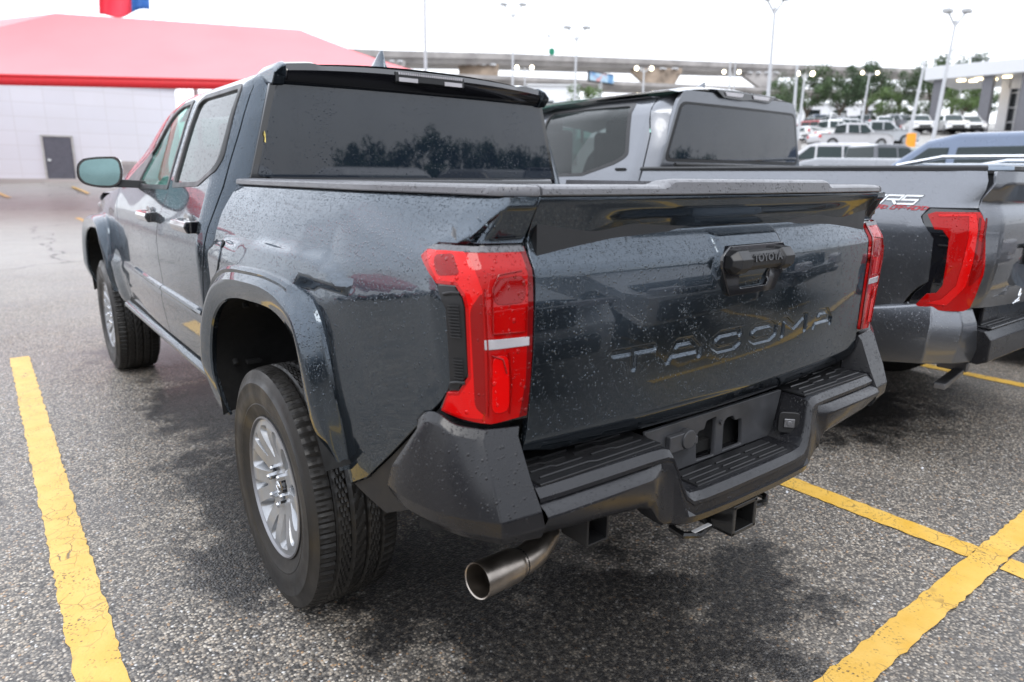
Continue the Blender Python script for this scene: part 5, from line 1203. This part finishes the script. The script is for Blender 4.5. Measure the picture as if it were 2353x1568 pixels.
def billboard():
    m, t, b = new_mat('billboard_print'); P = coords(t); n1 = noise(t, P, .35, 2); n2 = noise(t, P, .8, 4)
    col = mixc(t, rng(t, n1, .42, .58), (.08, .25, .50), (.45, .62, .75)); col = mixc(t, rng(t, n2, .55, .62), col, (.65, .35, .35)); t.links.new(col, b.inputs['Base Color']); M['billboard_print'] = m
    A, B_, D_ = at(1356, 171, 118), at(1410, 170, 122), at(1356, 189, 118); c0 = (A+B_)/2; L, rz = wall_frame(A, B_); h = A.z-D_.z
    o = empty('billboard', (c0.x, c0.y, hgt(c0.x, c0.y)), rz, 'small blue billboard in front of the lower ramp', 'billboard'); z = c0.z-h/2-hgt(c0.x, c0.y)
    b = MB(); b.box((0, 0, z), (L, .3, h)); b.build('board', 'billboard_print', o); b = MB(); b.box((0, .25, z), (L+.5, .25, h+.5)); b.build('frame', 'trim_black', o)
    b = MB(); b.bar((0, .3, 0), (0, .3, z-h/2), .35, 12); b.build('post', 'grey_metal', o)
billboard()
def road_sign():
    p = at(1268, 118, 150); o = empty('road_sign', (p.x, p.y, p.z-1.6), 0, 'round green sign standing on the high overpass parapet', 'sign')
    b = MB(); b.bar((0, -.15, 1.5), (0, .15, 1.5), .75, 20); b.build('sign_face', 'green_sign', o); b = MB(); b.bar((0, .1, -.4), (0, .1, 1.2), .08, 8); b.bar((-.9, .1, 2.0), (-.9, .1, 4.6), .10, 8); b.box((-.9, 0, 4.6), (.5, .3, .6)); b.box((-.45, .1, 2.0), (1, .1, .1)); b.build('post', 'grey_metal', o)
road_sign()
def lightpole(name, top, bot, d, r, lamps=0, label='', group=None, mat='pole_white', lit=False, yarm=False):
    """pole through two sighted points, carried on to the ground"""
    a, c = at(*top, d), at(*bot, d); u = (a-c).normalized(); p = c.copy()
    for _ in range(4000):
        if p.z <= hgt(p.x, p.y): break
        p -= u*.05
    base = Vector((p.x, p.y, hgt(p.x, p.y))); o = empty(name, tuple(base), 0, label, 'light pole', group)
    b = MB(); b.bar((0, 0, 0), tuple(a-base), r, 12, r*.55); b.build('pole', mat, o)
    b = MB(); b.bar((0, 0, -.1), (0, 0, .75), r*2.6, 14); b.build('pole_base', 'concrete', o)
    if lamps or yarm:
        q = a-base; s_ = RT.copy(); s_.z = 0; s_.normalize(); w_ = d*.011 if lit else d*.014
        for k in (-1, 1):
            e_ = q+s_*k*w_+Vector((0, 0, .05 if lit else d*.012))
            b = MB(); b.bar(tuple(q-Vector((0, 0, .3))), tuple(e_), r*.5, 8, r*.4); b.build('arm', mat, o)
            b = MB()
            if lit: b.loft([[tuple(e_+Vector((math.cos(2*math.pi*i/16)*rr, math.sin(2*math.pi*i/16)*rr, z))) for i in range(16)] for z, rr in ((.14, .06), (.10, .14), (-.05, .17), (-.17, .13), (-.21, .05))]); b.build('lamp', 'lamp_glow', o)
            else: b.box(tuple(e_), (.55, .35, .18), rz=0); b.build('lamp', 'grey_metal', o, bevel=.03)
    return o
def poles():
    P_ = lightpole
    P_('light_pole', (975, -80), (978, 165), 26, .085, 0, 'thick white pole just behind the slate truck roof')
    P_('light_pole', (1179, 31), (1178, 190), 52, .11, 1, 'white pole with small flat top left of the Y-topped pole', yarm=False)
    P_('light_pole', (1325, 84), (1321, 215), 48, .115, 0, 'white pole with two raised arms forming a Y', yarm=True)
    P_('lamp_post', (1205, 156), (1206, 196), 62, .10, 1, 'lit twin lamp seen just right of the slate truck roof', lit=True)
    P_('lamp_post', (1480, 158), (1478, 205), 62, .12, 1, 'lit twin lamp in front of the wide overpass pier', lit=True)
    P_('light_pole', (1687, -40), (1675, 210), 75, .10, 0, 'tall dark grey pole above the light grey truck roof', mat='grey_metal')
    P_('lamp_post', (1681, 166), (1676, 214), 70, .06, 1, 'lit twin lamp beside the tall dark grey pole', lit=True)
    P_('light_pole', (1692, 108), (1686, 212), 80, .10, 0, 'faint thin white pole right of the dark grey pole')
    P_('light_pole', (1781, 16), (1765, 222), 32, .11, 1, 'thick white pole with square lamp head at the top edge', yarm=True)
    P_('light_pole', (1832, 150), (1823, 280), 42, .12, 0, 'plain white pole left of a lit twin lamp')
    P_('lamp_post', (1850, 170), (1838, 276), 55, .125, 1, 'lit twin lamp in front of the green trees', lit=True)
    P_('lamp_post', (1999, 168), (1982, 268), 78, .13, 1, 'lit twin lamp above the rows of parked cars', lit=True)
    P_('light_pole', (2125, 143), (2096, 282), 44, .13, 0, 'white pole standing in an orange base')
    P_('light_pole', (2197, 46), (2144, 322), 34, .11, 1, 'tall leaning white pole in front of the showroom', yarm=True)
poles()
def barrel():
    p, d = ground_hit(2093, 327, 20); o = empty('pole_guard', tuple(p), 0, 'orange guard around the foot of a white pole', 'pole guard')
    P_ = at(2094, 316, 43.5); P_ = Vector((P_.x, P_.y, hgt(P_.x, P_.y))); o.location = P_
    z0 = at(2094, 323, 43.5).z-P_.z; z1 = at(2094, 307, 43.5).z-P_.z
    b = MB(); b.bar((0, 0, 0), (0, 0, max(z1, .6)), .30, 20, .27); b.build('drum', 'orange_plastic', o, bevel=.02)
barrel()
# ---------------------------------------------------------------- trees
def tree(base, h, r, label, mat='leaf_green', group='trees behind the car lot', seed=1, n=2600, name='broadleaf_tree', flat=.75, leaf=.0, trunk_frac=.3, cat='tree'):
    rnd = random.Random(seed); o = empty(name, tuple(base), 0, label, cat, group); b = MB(); th = h*trunk_frac; limbs = []
    b.bar((0, 0, -.3), (rnd.uniform(-.1, .1), 0, th), h*.030, 9, h*.022)
    for k in range(7):
        a = rnd.uniform(0, 6.28); q = Vector((math.cos(a)*r*rnd.uniform(.3, .7), math.sin(a)*r*rnd.uniform(.3, .7), th+(h-th)*rnd.uniform(.25, .8))); b.bar((0, 0, th*rnd.uniform(.7, 1)), tuple(q), h*.012, 6, h*.004); limbs.append(q)
    b.build('trunk', 'bark', o)
    cl = []
    for k in range(34):
        while True:
            v = Vector((rnd.uniform(-1, 1), rnd.uniform(-1, 1), rnd.uniform(-.75, 1)))
            if .35 < v.length < 1: break
        c = Vector((v.x*r, v.y*r, th+(h-th)*(.5+.48*v.z))); c.z -= abs(v.x)*.05*h; cl.append((c, r*rnd.uniform(.16, .36)))
    vs = []; fs = []; lf = leaf or r*.05
    for k in range(n):
        c, cr = cl[rnd.randrange(len(cl))]
        v = Vector((rnd.gauss(0, 1), rnd.gauss(0, 1), rnd.gauss(0, .75))); v = v/max(v.length, .01)*cr*rnd.uniform(.5, 1.08); p = c+v
        nrm = (v.normalized()+Vector((rnd.uniform(-.9, .9), rnd.uniform(-.9, .9), rnd.uniform(-.2, 1.1)))).normalized(); u = nrm.orthogonal().normalized(); w_ = nrm.cross(u); a = rnd.uniform(0, 6.28); s_ = lf*rnd.uniform(.6, 1.5)
        e1 = (u*math.cos(a)+w_*math.sin(a))*s_; e2 = nrm.cross(e1)*.6; i = len(vs); vs += [tuple(p-e1), tuple(p-e2), tuple(p+e1), tuple(p+e2)]; fs.append((i, i+1, i+2, i+3))
    b = MB(); b.add(vs, fs)
    me = bpy.data.meshes.new('crown'); me.from_pydata(vs, [], fs); link('crown', me, mat, o); return o
def treeat(px, ybase, ytop, wpx, d, label, **k):
    B_ = at(px, ybase, d); g = hgt(B_.x, B_.y); T_ = at(px, ytop, d); return tree(Vector((B_.x, B_.y, g)), T_.z-g, wpx/2/FPX*d, label, **k)
def trees():
    L = [(1340, 230, 190, 100, 92, 'small bright green tree top under the billboard', 'leaf_light', 11),
         (1790, 290, 168, 90, 92, 'tree with green crown directly behind the thick white pole', 'leaf_green', 12),
         (1850, 300, 152, 130, 100, 'large tree crown rising to the overpass behind lit twin lamp', 'leaf_green', 13),
         (1925, 300, 158, 120, 105, 'loose see-through tree between the two lit twin lamps', 'leaf_dark', 14),
         (1985, 300, 148, 120, 112, 'tall dark tree behind the lit lamp above the parked cars', 'leaf_dark', 15),
         (2060, 300, 150, 110, 112, 'tall tree left of the showroom canopy', 'leaf_green', 16),
         (2130, 300, 140, 120, 108, 'tree touching the left edge of the showroom roof', 'leaf_green', 17),
         (2180, 305, 122, 120, 118, 'highest dark tree, showing above the showroom roof', 'leaf_dark', 18),
         (2022, 290, 205, 75, 84, 'small round bright green tree on the lot island', 'leaf_light', 19),
         (2072, 298, 225, 60, 84, 'low bushy tree right of the small round one', 'leaf_green', 20),
         (2112, 298, 222, 50, 86, 'low bushy tree beside the white poles', 'leaf_green', 21),
         (2205, 296, 190, 110, 96, 'wide green tree seen between the showroom columns', 'leaf_light', 22),
         (2245, 296, 215, 80, 99, 'dark bushy tree behind the second showroom column', 'leaf_dark', 23),
         (1815, 290, 215, 50, 80, 'low tree right beside the light grey truck cab', 'leaf_green', 24),
         (1770, 280, 190, 60, 96, 'tree half hidden by the light grey truck roof', 'leaf_green', 25)]
    for px, yb, yt, wp, d, lab, mt, sd in L:
        treeat(px, yb, yt, wp, d, lab, mat=mt, seed=sd, n=4500, leaf=wp/2/FPX*d*.036, trunk_frac=.28)
    treeat(30, 300, 36, 90, 62, 'hazy grey tree top above the left end of the red canopy', mat='leaf_dark', seed=31, n=1500, group=None)
trees()
def back_hill():
    # pale low wall and buildings that close the lot behind the trees
    for (x0, x1, y0, y1, d, lab) in ((1780, 2060, 238, 268, 128, 'long pale low building glimpsed behind the trees'), (1215, 1330, 196, 216, 100, 'white roof of low building under the ramp'), (985, 1240, 203, 222, 104, 'pale low building just above the slate truck roof')):
        A, B_, D_ = at(x0, y0, d), at(x1, y0+4, d), at(x0, y1, d); L, rz = wall_frame(A, B_); g = hgt((A.x+B_.x)/2, (A.y+B_.y)/2)
        o = empty('low_building', (A.x, A.y, g-1), rz, lab, 'building'); b = MB(); b.box((L/2, 4, (A.z-g+1)/2), (L, 8, A.z-g+1)); b.build('wall', 'white_render', o, smooth=0)
        for k in range(int(L/5)): b = MB(); b.box((2.5+5*k, -.02, (A.z-g+1)*.62), (2.4, .06, (A.z-g+1)*.28)); b.build('window', 'dark_glazing', o, smooth=0)
        b = MB(); b.box((L/2, 4, A.z-g+1.05), (L+.6, 8.6, .25)); b.build('roof_edge', 'white_metal', o, smooth=0)
back_hill()
def showroom():
    d0, d1 = 74, 60
    A, B_ = at(2129, 139, d0), at(2700, 118, d1); A2 = at(2127, 184, d0); L, rz = wall_frame(A, B_); zt, zb = (A.z+B_.z)/2, A2.z
    g = hgt(A.x, A.y)
    o = empty('showroom', (A.x, A.y, g), rz, 'white fronted showroom with grey columns and soffit lamps at right', 'building')
    zt -= g; zb -= g; 
    b = MB(); b.box((L/2, 6, (zt+zb)/2), (L, 12, zt-zb)); b.build('fascia', 'white_metal', o, bevel=.05)
    def lx(px, d=68): 
        p = at(px, 240, d)-A; q = Matrix.Rotation(-rz, 3, 'Z') @ p; s_ = 1.0
        # intersect the sight line with the facade plane y=0
        o_ = Matrix.Rotation(-rz, 3, 'Z') @ (CAM-A); t = -o_.y/(q.y-o_.y); return o_.x+(q.x-o_.x)*t
    for px in (2138, 2250, 2340, 2440):
        x = lx(px); b = MB(); b.box((x+.3, 1.0, zb/2-1.5), (.95, .95, zb+3)); b.build('column', 'column_grey', o, bevel=.05)
    x0, x1 = lx(2280), lx(2345)
    b = MB(); b.box((x0-.2, 5, zb/2-1.5), (.9, .5, zb+3)); b.box(((x0+30)/2, 5, zb-.5), (30-x0, .5, 1)); b.box((x0+22, 6, zb/2-1.5), (34, .4, zb+3)); b.build('wall', 'white_render', o)
    b = MB(); b.box((x0+8, 5.5, zb/2-1.5), (16, .2, zb+2.5)); g_ = b.build('glazing', 'dark_glazing', o)
    b = MB()
    for k in range(10): b.box((x0+.9+k*1.55, 5.36, zb/2-1.5), (.14, .14, zb+2.4))
    for k in range(5): b.box((x0+8, 5.33, zb-1.4-k*1.5), (16, .12, .12))
    b.build('mullion', 'white_metal', g_, smooth=0)
    for k, px in enumerate((2185, 2205, 2225, 2250, 2290)):
        b = MB(); b.bar((lx(px), 2.2+(k % 2)*1.2, zb-.14), (lx(px), 2.2+(k % 2)*1.2, zb+.02), .42, 14); b.build('soffit_lamp', 'soffit_glow', o)
    b = MB(); b.box((L/2, 7, zb-zb-1.2+.3), (L, 3, .3)); b.build('step', 'concrete', o)
showroom()
# ---------------------------------------------------------------- parked cars
CARM = {}
def car_paint(c):
    if c not in CARM:
        n = 'car_paint_%d' % len(CARM); plain(n, c, .3, .15, 1., var=.04); CARM[c] = n
    return CARM[c]
def car(kind, col, loc, rz, label, group='parked cars on the lot', rails=False, name=None):
    """built nose towards local +Y, wheels on z=0"""
    o = empty(name or {'pickup': 'parked_pickup', 'suv': 'parked_suv', 'sedan': 'parked_sedan'}[kind], loc, rz, label, 'car' if kind != 'pickup' else 'pickup truck', group)
    pm = car_paint(col)
    if kind == 'pickup': L, W_, bz, rzf, hood = 5.7, 1.98, 1.12, 1.90, 1.22
    elif kind == 'suv': L, W_, bz, rzf, hood = 4.8, 1.92, 1.02, 1.74, 1.05
    else: L, W_, bz, rzf, hood = 4.7, 1.84, .92, 1.44, .92
    h = L/2; wf, wr = h-.95, -h+1.0; wr_ = .36 if kind != 'pickup' else .40
    def arch(c): return [(c+(wr_+.07)*math.cos(a), wr_*.92+(wr_+.07)*math.sin(a)) for a in [math.pi*i/8 for i in range(9)]]
    z0 = .26 if kind == 'sedan' else .36
    prof = [(-h+.05, z0+.12), (-h, .62), (-h+.02, bz-.12), (-h+.08, bz)]
    prof += [(-.2, bz+.01), (.55, bz+.02)]+([(1.15, hood), (h-.45, hood-.07), (h-.1, hood-.22), (h, .66), (h-.04, z0+.05)] if kind != 'sedan' else [(1.0, hood+.01), (h-.6, hood-.12), (h-.12, hood-.30), (h, .52), (h-.05, z0+.03)])
    low = arch(wf)[::1]; low2 = arch(wr)[::1]
    poly = prof+[(y, z) for y, z in low]+[(y, z) for y, z in low2]
    poly = [p for p in poly]
    b = MB(); hw = W_/2
    def ring(s_, grow=0): return [(s_, y, z) for y, z in poly]
    rings = []
    for x, f_ in ((-hw+.05, .97), (-hw, 1.0), (hw, 1.0), (hw-.05, .97)):
        pass
    b.loft([[(x, y*(1-.03*q), z+(.0 if z < bz-.2 else -.05*q)) for y, z in poly] for x, q in ((-hw+.10, 1), (-hw+.02, .25), (-hw, 0), (hw, 0), (hw-.02, .25), (hw-.10, 1))])
    b.build('body', pm, o, bevel=.03, seg=2, smooth=45)
    b = MB(); b.box((0, 0, .55), (W_-.35, L-.6, .5)); b.build('underbody', 'inner_black', o, smooth=0)
    if kind == 'pickup': cab = [(-.85, bz), (-.78, rzf-.06), (-.6, rzf), (.45, rzf), (.75, rzf-.08), (1.40, bz+.08)]
    elif kind == 'suv': cab = [(-h+.10, bz), (-h+.38, rzf-.10), (-h+.62, rzf), (.15, rzf+.02), (.45, rzf-.05), (1.30, bz+.03)]
    else: cab = [(-h+.35, bz), (-h+1.05, rzf-.06), (-h+1.4, rzf), (.10, rzf), (.35, rzf-.05), (1.25, bz)]
    zt = rzf
    def inset(z): return .02+.20*max(0, (z-bz)/(zt-bz))**1.1
    b = MB(); n = 2
    b.loft([[(sx*(hw-inset(z)), y, z) for y, z in cab] for sx in (-1, -.9, .9, 1)][::1] if False else [[(-(hw-inset(z)), y, z) for y, z in cab], [((hw-inset(z)), y, z) for y, z in cab]])
    b.build('cabin', pm, o, bevel=.06, seg=3, smooth=45)
    # glazing: side windows, screens
    def side_pane(y0, y1, z1, z2, t0, t1):
        pts = [(y0, z1), (y1, z1), (t1, z2), (t0, z2)]
        for s_ in (-1, 1):
            b = MB(); b.add([(s_*(hw-inset(z)+.012), y, z) for y, z in pts]+[(s_*(hw-inset(z)-.02), y, z) for y, z in pts], [(0, 1, 2, 3), (4, 7, 6, 5), (0, 4, 5, 1), (1, 5, 6, 2), (2, 6, 7, 3), (3, 7, 4, 0)]); b.build('side_window', 'glass_car', o, bevel=.012, smooth=30)
    zl, zh = bz+.05, rzf-.13
    def yat(z, front):
        (a, za), (c, zc) = (cab[-1], cab[-2]) if front else (cab[0], cab[1]); return a+(c-a)*(z-za)/(zc-za)
    yf0, yf1 = yat(zl, True)-.22, yat(zh, True)-.14; yr0, yr1 = yat(zl, False)+.14, yat(zh, False)+.12
    mid = .18
    side_pane(mid+.04, yf0, zl, zh, mid+.03, yf1)
    if kind == 'suv': side_pane(-.85, mid-.04, zl, zh, -.82, mid-.05); side_pane(yr0+.1, -.92, zl+.03, zh, yr1+.1, -.89)
    else: side_pane(yr0, mid-.04, zl, zh, yr1, mid-.05)
    for fr in (True, False):
        za, zb = bz+.06, rzf-.10; ya, yb = yat(za, fr), yat(zb, fr); s_ = 1 if fr else -1; e_ = .012
        b = MB(); P4 = [(-(hw-inset(za)-.10), ya+s_*e_, za), ((hw-inset(za)-.10), ya+s_*e_, za), ((hw-inset(zb)-.08), yb+s_*e_, zb), (-(hw-inset(zb)-.08), yb+s_*e_, zb)]
        b.add(P4+[(x, y-s_*.03, z) for x, y, z in P4], [(0, 1, 2, 3), (4, 7, 6, 5), (0, 4, 5, 1), (1, 5, 6, 2), (2, 6, 7, 3), (3, 7, 4, 0)]); b.build('windscreen' if fr else 'rear_window', 'glass_car', o, bevel=.01, smooth=30)
    if kind == 'pickup':
        b = MB(); b.box((0, -1.85, bz-.01), (W_-.30, 1.75, .06)); b.build('bed_floor', 'trim_black', o, smooth=0)
    for s_ in (-1, 1):
        b = MB(); b.box((s_*(hw-.22), h-.06, (.72 if kind == 'sedan' else .88)), (.36, .16, .15)); b.build('headlight', 'clear_lens', o, bevel=.03)
        b = MB(); b.box((s_*(hw-.12), -h+.05, (.78 if kind == 'sedan' else .92)), (.22, .14, .24 if kind != 'sedan' else .14)); b.build('tail_light', 'tail_red', o, bevel=.03)
        b = MB(); b.box((s_*(hw+.07), .95, bz+.06), (.20, .12, .14)); b.build('door_mirror', pm, o, bevel=.03)
        if rails: b = MB(); b.tube([(s_*(hw-.27), -h+.75, rzf-.0), (s_*(hw-.25), -h+.95, rzf+.06), (s_*(hw-.25), .0, rzf+.075), (s_*(hw-.27), .35, rzf+.0)], .018, 8); b.build('roof_rail', 'chrome', o)
        for y in (wf, wr):
            b = MB(); n = 28; b.loft([[(s_*(hw-.11+x), y+r*math.cos(2*math.pi*k/n), wr_+r*math.sin(2*math.pi*k/n)) for k in range(n)] for x, r in ((-.11, wr_*.6), (-.11, wr_*.95), (-.08, wr_), (.08, wr_), (.11, wr_*.93), (.11, wr_*.66))], caps=False); w_ = b.build('tyre', 'tyre_rubber', o)
            b = MB(); b.loft([[(s_*(hw-.11+x), y+r*math.cos(2*math.pi*k/n), wr_+r*math.sin(2*math.pi*k/n)) for k in range(n)] for x, r in ((.105, wr_*.66), (.07, wr_*.6), (.09, wr_*.2))]); b.build('rim', 'alloy', w_)
    b = MB(); b.box((0, h-.02, .62), (1.1, .08, .28 if kind != 'sedan' else .18)); b.build('grille', 'gloss_black', o, bevel=.02)
    b = MB(); b.box((0, h-.02, .40), (W_-.3, .12, .14)); b.build('front_bumper', 'trim_black', o, bevel=.03); b = MB(); b.box((0, -h+.03, .45), (W_-.25, .12, .16)); b.build('rear_bumper', 'trim_black', o, bevel=.03)
    return o
WHT, SIL, GRY, DGY, BLU, RED, BLK = (.80, .80, .80), (.50, .50, .52), (.24, .25, .27), (.09, .095, .11), (.12, .16, .23), (.35, .03, .03), (.015, .015, .017)
BGB = (.15, .19, .24)
def carat(kind, col, px, py, heading, label, d=None, **k):
    """heading: degrees clockwise from straight away from the camera"""
    if d is None: p, d = ground_hit(px, py)
    else: p = at(px, py, d)
    p = Vector((p.x, p.y, hgt(p.x, p.y))); az = math.atan2(FW.x, FW.y)+R(heading)
    o = car(kind, col, tuple(p), -az, label, **k)
    return o
def lot():
    c = carat
    c('pickup', SIL, 1950, 345, 86, 'silver pickup parked side-on, nearest of the far cars')
    c('pickup', (.42, .44, .47), 2010, 336, 100, 'grey-green pickup just behind the silver side-on pickup')
    c('pickup', WHT, 1905, 325, 80, 'white pickup behind the silver side-on pickup')
    c('suv', (.62, .64, .66), 1950, 314, 70, 'pale silver suv in the row behind the white pickup')
    c('suv', RED, 1853, 318, -30, 'red car low beside the light grey truck cab')
    c('sedan', WHT, 1846, 328, -20, 'white car below the red car beside the truck cab')
    c('suv', DGY, 1880, 306, 60, 'dark suv at the left end of the far rows')
    c('suv', SIL, 1925, 300, 75, 'silver suv in the far row under the trees')
    c('suv', DGY, 1990, 300, 40, 'dark grey suv under the far lit lamp')
    c('sedan', DGY, 1965, 292, 90, 'dark sedan in the farthest row')
    c('suv', BLU, 1890, 290, 85, 'blue suv in the farthest row at left')
    c('suv', WHT, 1928, 288, 85, 'white suv in the farthest row')
    c('suv', WHT, 2030, 304, 205, 'white suv facing the camera at the left of the showroom row')
    c('pickup', GRY, 2060, 304, 160, 'grey pickup next to the facing white suv')
    c('pickup', WHT, 2105, 308, 195, 'white pickup facing the camera behind the orange pole guard')
    c('pickup', WHT, 2178, 309, 195, 'white pickup facing the camera right of the leaning pole')
    c('suv', WHT, 2222, 308, 197, 'white suv at the right end of the showroom row')
    # nearer ones, only their tops show above the light grey truck
    c('suv', WHT, 1935, 445, -80, 'white suv with red tail light seen over the grey bed rail', d=21.)
    c('suv', SIL, 1880, 372, -70, 'silver suv roof just right of the light grey cab', d=30)
    c('suv', GRY, 1885, 480, -66, 'grey suv whose dark side windows show by the cab corner', d=14.5)
    c('pickup', DGY, 2010, 405, 78, 'dark pickup between the white suv and the blue suv', d=27)
    c('sedan', (.30, .34, .30), 2080, 400, 80, 'green tinted sedan roof behind the dark pickup', d=30)
    o = car('suv', (.10, .14, .22), (8.1, 1.1, 0), 0, 'blue suv with long side windows at the right edge'); o.scale = (1.04, 1.06, 1.06)
    car('suv', BGB, (5.35, .35, 0), 0, 'blue-grey suv roof with bright roof rail behind the grey bed', rails=True).scale = (1, 1, .84)
    c('sedan', (.55, .5, .42), 2300, 350, -100, 'beige car roof behind the blue suv at right', d=30)
lot()

def small_bits():
    o = empty('leaf', (-.668, .545, 1.470), 0, 'tiny yellow leaf stuck on the slate truck pillar beside its rear window', 'leaf')
    b = MB(); b.add([(0, 0, 0), (-.004, -.003, .012), (-.001, -.004, .026), (.003, -.003, .013), (-.003, -.003, -.012), (.001, -.004, -.016)], [(0, 1, 2, 3), (0, 3, 5, 4)]); g = b.build('blade', 'leaf_yellow', o, smooth=0); g.modifiers.new('s', 'SOLIDIFY').thickness = .001
    for i, (x, y, lab) in enumerate(((1.131, -.583, 'small white stone on the asphalt beside the yellow line end'), (1.893, -.828, 'small white stone on the asphalt behind the light grey truck'))):
        b = MB(); rr = [[(x+math.cos(a)*r_*(1+.2*math.sin(3*a+i)), y+math.sin(a)*r_*.7, z) for a in [k*math.pi/5 for k in range(10)]] for z, r_ in ((.001, .006), (.005, .0085), (.010, .005))]; b.loft(rr); o = b.build('pebble', 'white_render', None, smooth=60); props(o, lab, 'stone')
plain('leaf_yellow', (.75, .60, .18), .5)
small_bits()
# ================================================================ what stands behind the photographer (seen only in reflections)
def behind():
    car('sedan', (.72, .72, .73), (2.62, -5.45, 0), R(2), 'silver sedan parked nose-on behind the camera, mirrored in the tailgate', group='cars behind the camera')
    car('sedan', (.66, .67, .68), (-.05, -5.05, 0), R(-2), 'light grey sedan parked nose-on beside the camera', group='cars behind the camera')
    car('sedan', (.05, .05, .06), (5.3, -5.4, 0), R(0), 'black sedan parked behind the camera to the right', group='cars behind the camera')
    car('sedan', (.06, .07, .09), (-5.4, -4.7, 0), R(1), 'dark sedan parked behind the camera to the left', group='cars behind the camera')
    rnd = random.Random(4)
    for i, (x, y, h, r_) in enumerate(((22.5, -51, 3.7, 3.2), (29, -49, 4.9, 3.8), (35.5, -47, 4.4, 3.6), (42, -45, 3.7, 3.8), (50, -42, 3.9, 4.0))):
        tree(Vector((x, y, 0)), h, r_, 'dark tree standing far behind the camera', mat='leaf_dark', group='trees behind the camera', seed=50+i, n=3500, leaf=.16, trunk_frac=.12)
    # second red canopy and a white shop front on the left, seen in the door glass
    o = empty('shade_canopy', (-30, 22, 0), R(8), 'second red shade canopy standing off to the left', 'canopy')
    b = MB(); a, c, h, t = 7., 11., 3.4, 5.6
    b.add([(-a, -c, h), (a, -c, h), (a, c, h), (-a, c, h), (0, -c+5, t), (0, c-5, t)], [(0, 1, 4), (1, 2, 5, 4), (2, 3, 5), (3, 0, 4, 5)]); b.build('fabric', 'canopy_red', o, smooth=0)
    b = MB(); b.box((a, 0, h-.14), (.02, 2*c, .28)); b.box((-a, 0, h-.14), (.02, 2*c, .28)); b.box((0, -c, h-.14), (2*a, .02, .28)); b.box((0, c, h-.14), (2*a, .02, .28)); b.build('valance', 'valance_red', o, smooth=0)
    for x in (-a, a):
        for y in (-c, 0, c): b = MB(); b.bar((x, y, 0), (x, y, h), .09, 10); b.build('post', 'white_metal', o)
    o = empty('shop_building', (-48, 26, 0), R(8), 'long white shop building off to the left', 'building')
    b = MB(); b.box((0, 0, 2.3), (8, 34, 4.6)); b.build('wall', 'white_render', o, smooth=0)
    b = MB(); b.box((4.05, 0, 4.0), (.1, 30, .5)); b.build('sign_band', 'valance_red', o, smooth=0)
    for k in range(7): b = MB(); b.box((4.04, -13+4.3*k, 1.6), (.08, 2.8, 2.2)); b.build('shop_window', 'dark_glazing', o, smooth=0)
    for i, (x, y, a, cc) in enumerate(((-9.5, 6.5, 75, DGY), (-10., 9.8, 80, SIL), (-10, 2.5, 100, WHT))): car('sedan' if i % 2 else 'suv', cc, (x, y, 0), R(a), ['dark suv parked off to the left, mirrored in the doors', 'silver sedan parked off to the left, mirrored in the doors', 'white suv parked off to the left, nearest the camera side'][i], group='cars to the left')
behind()
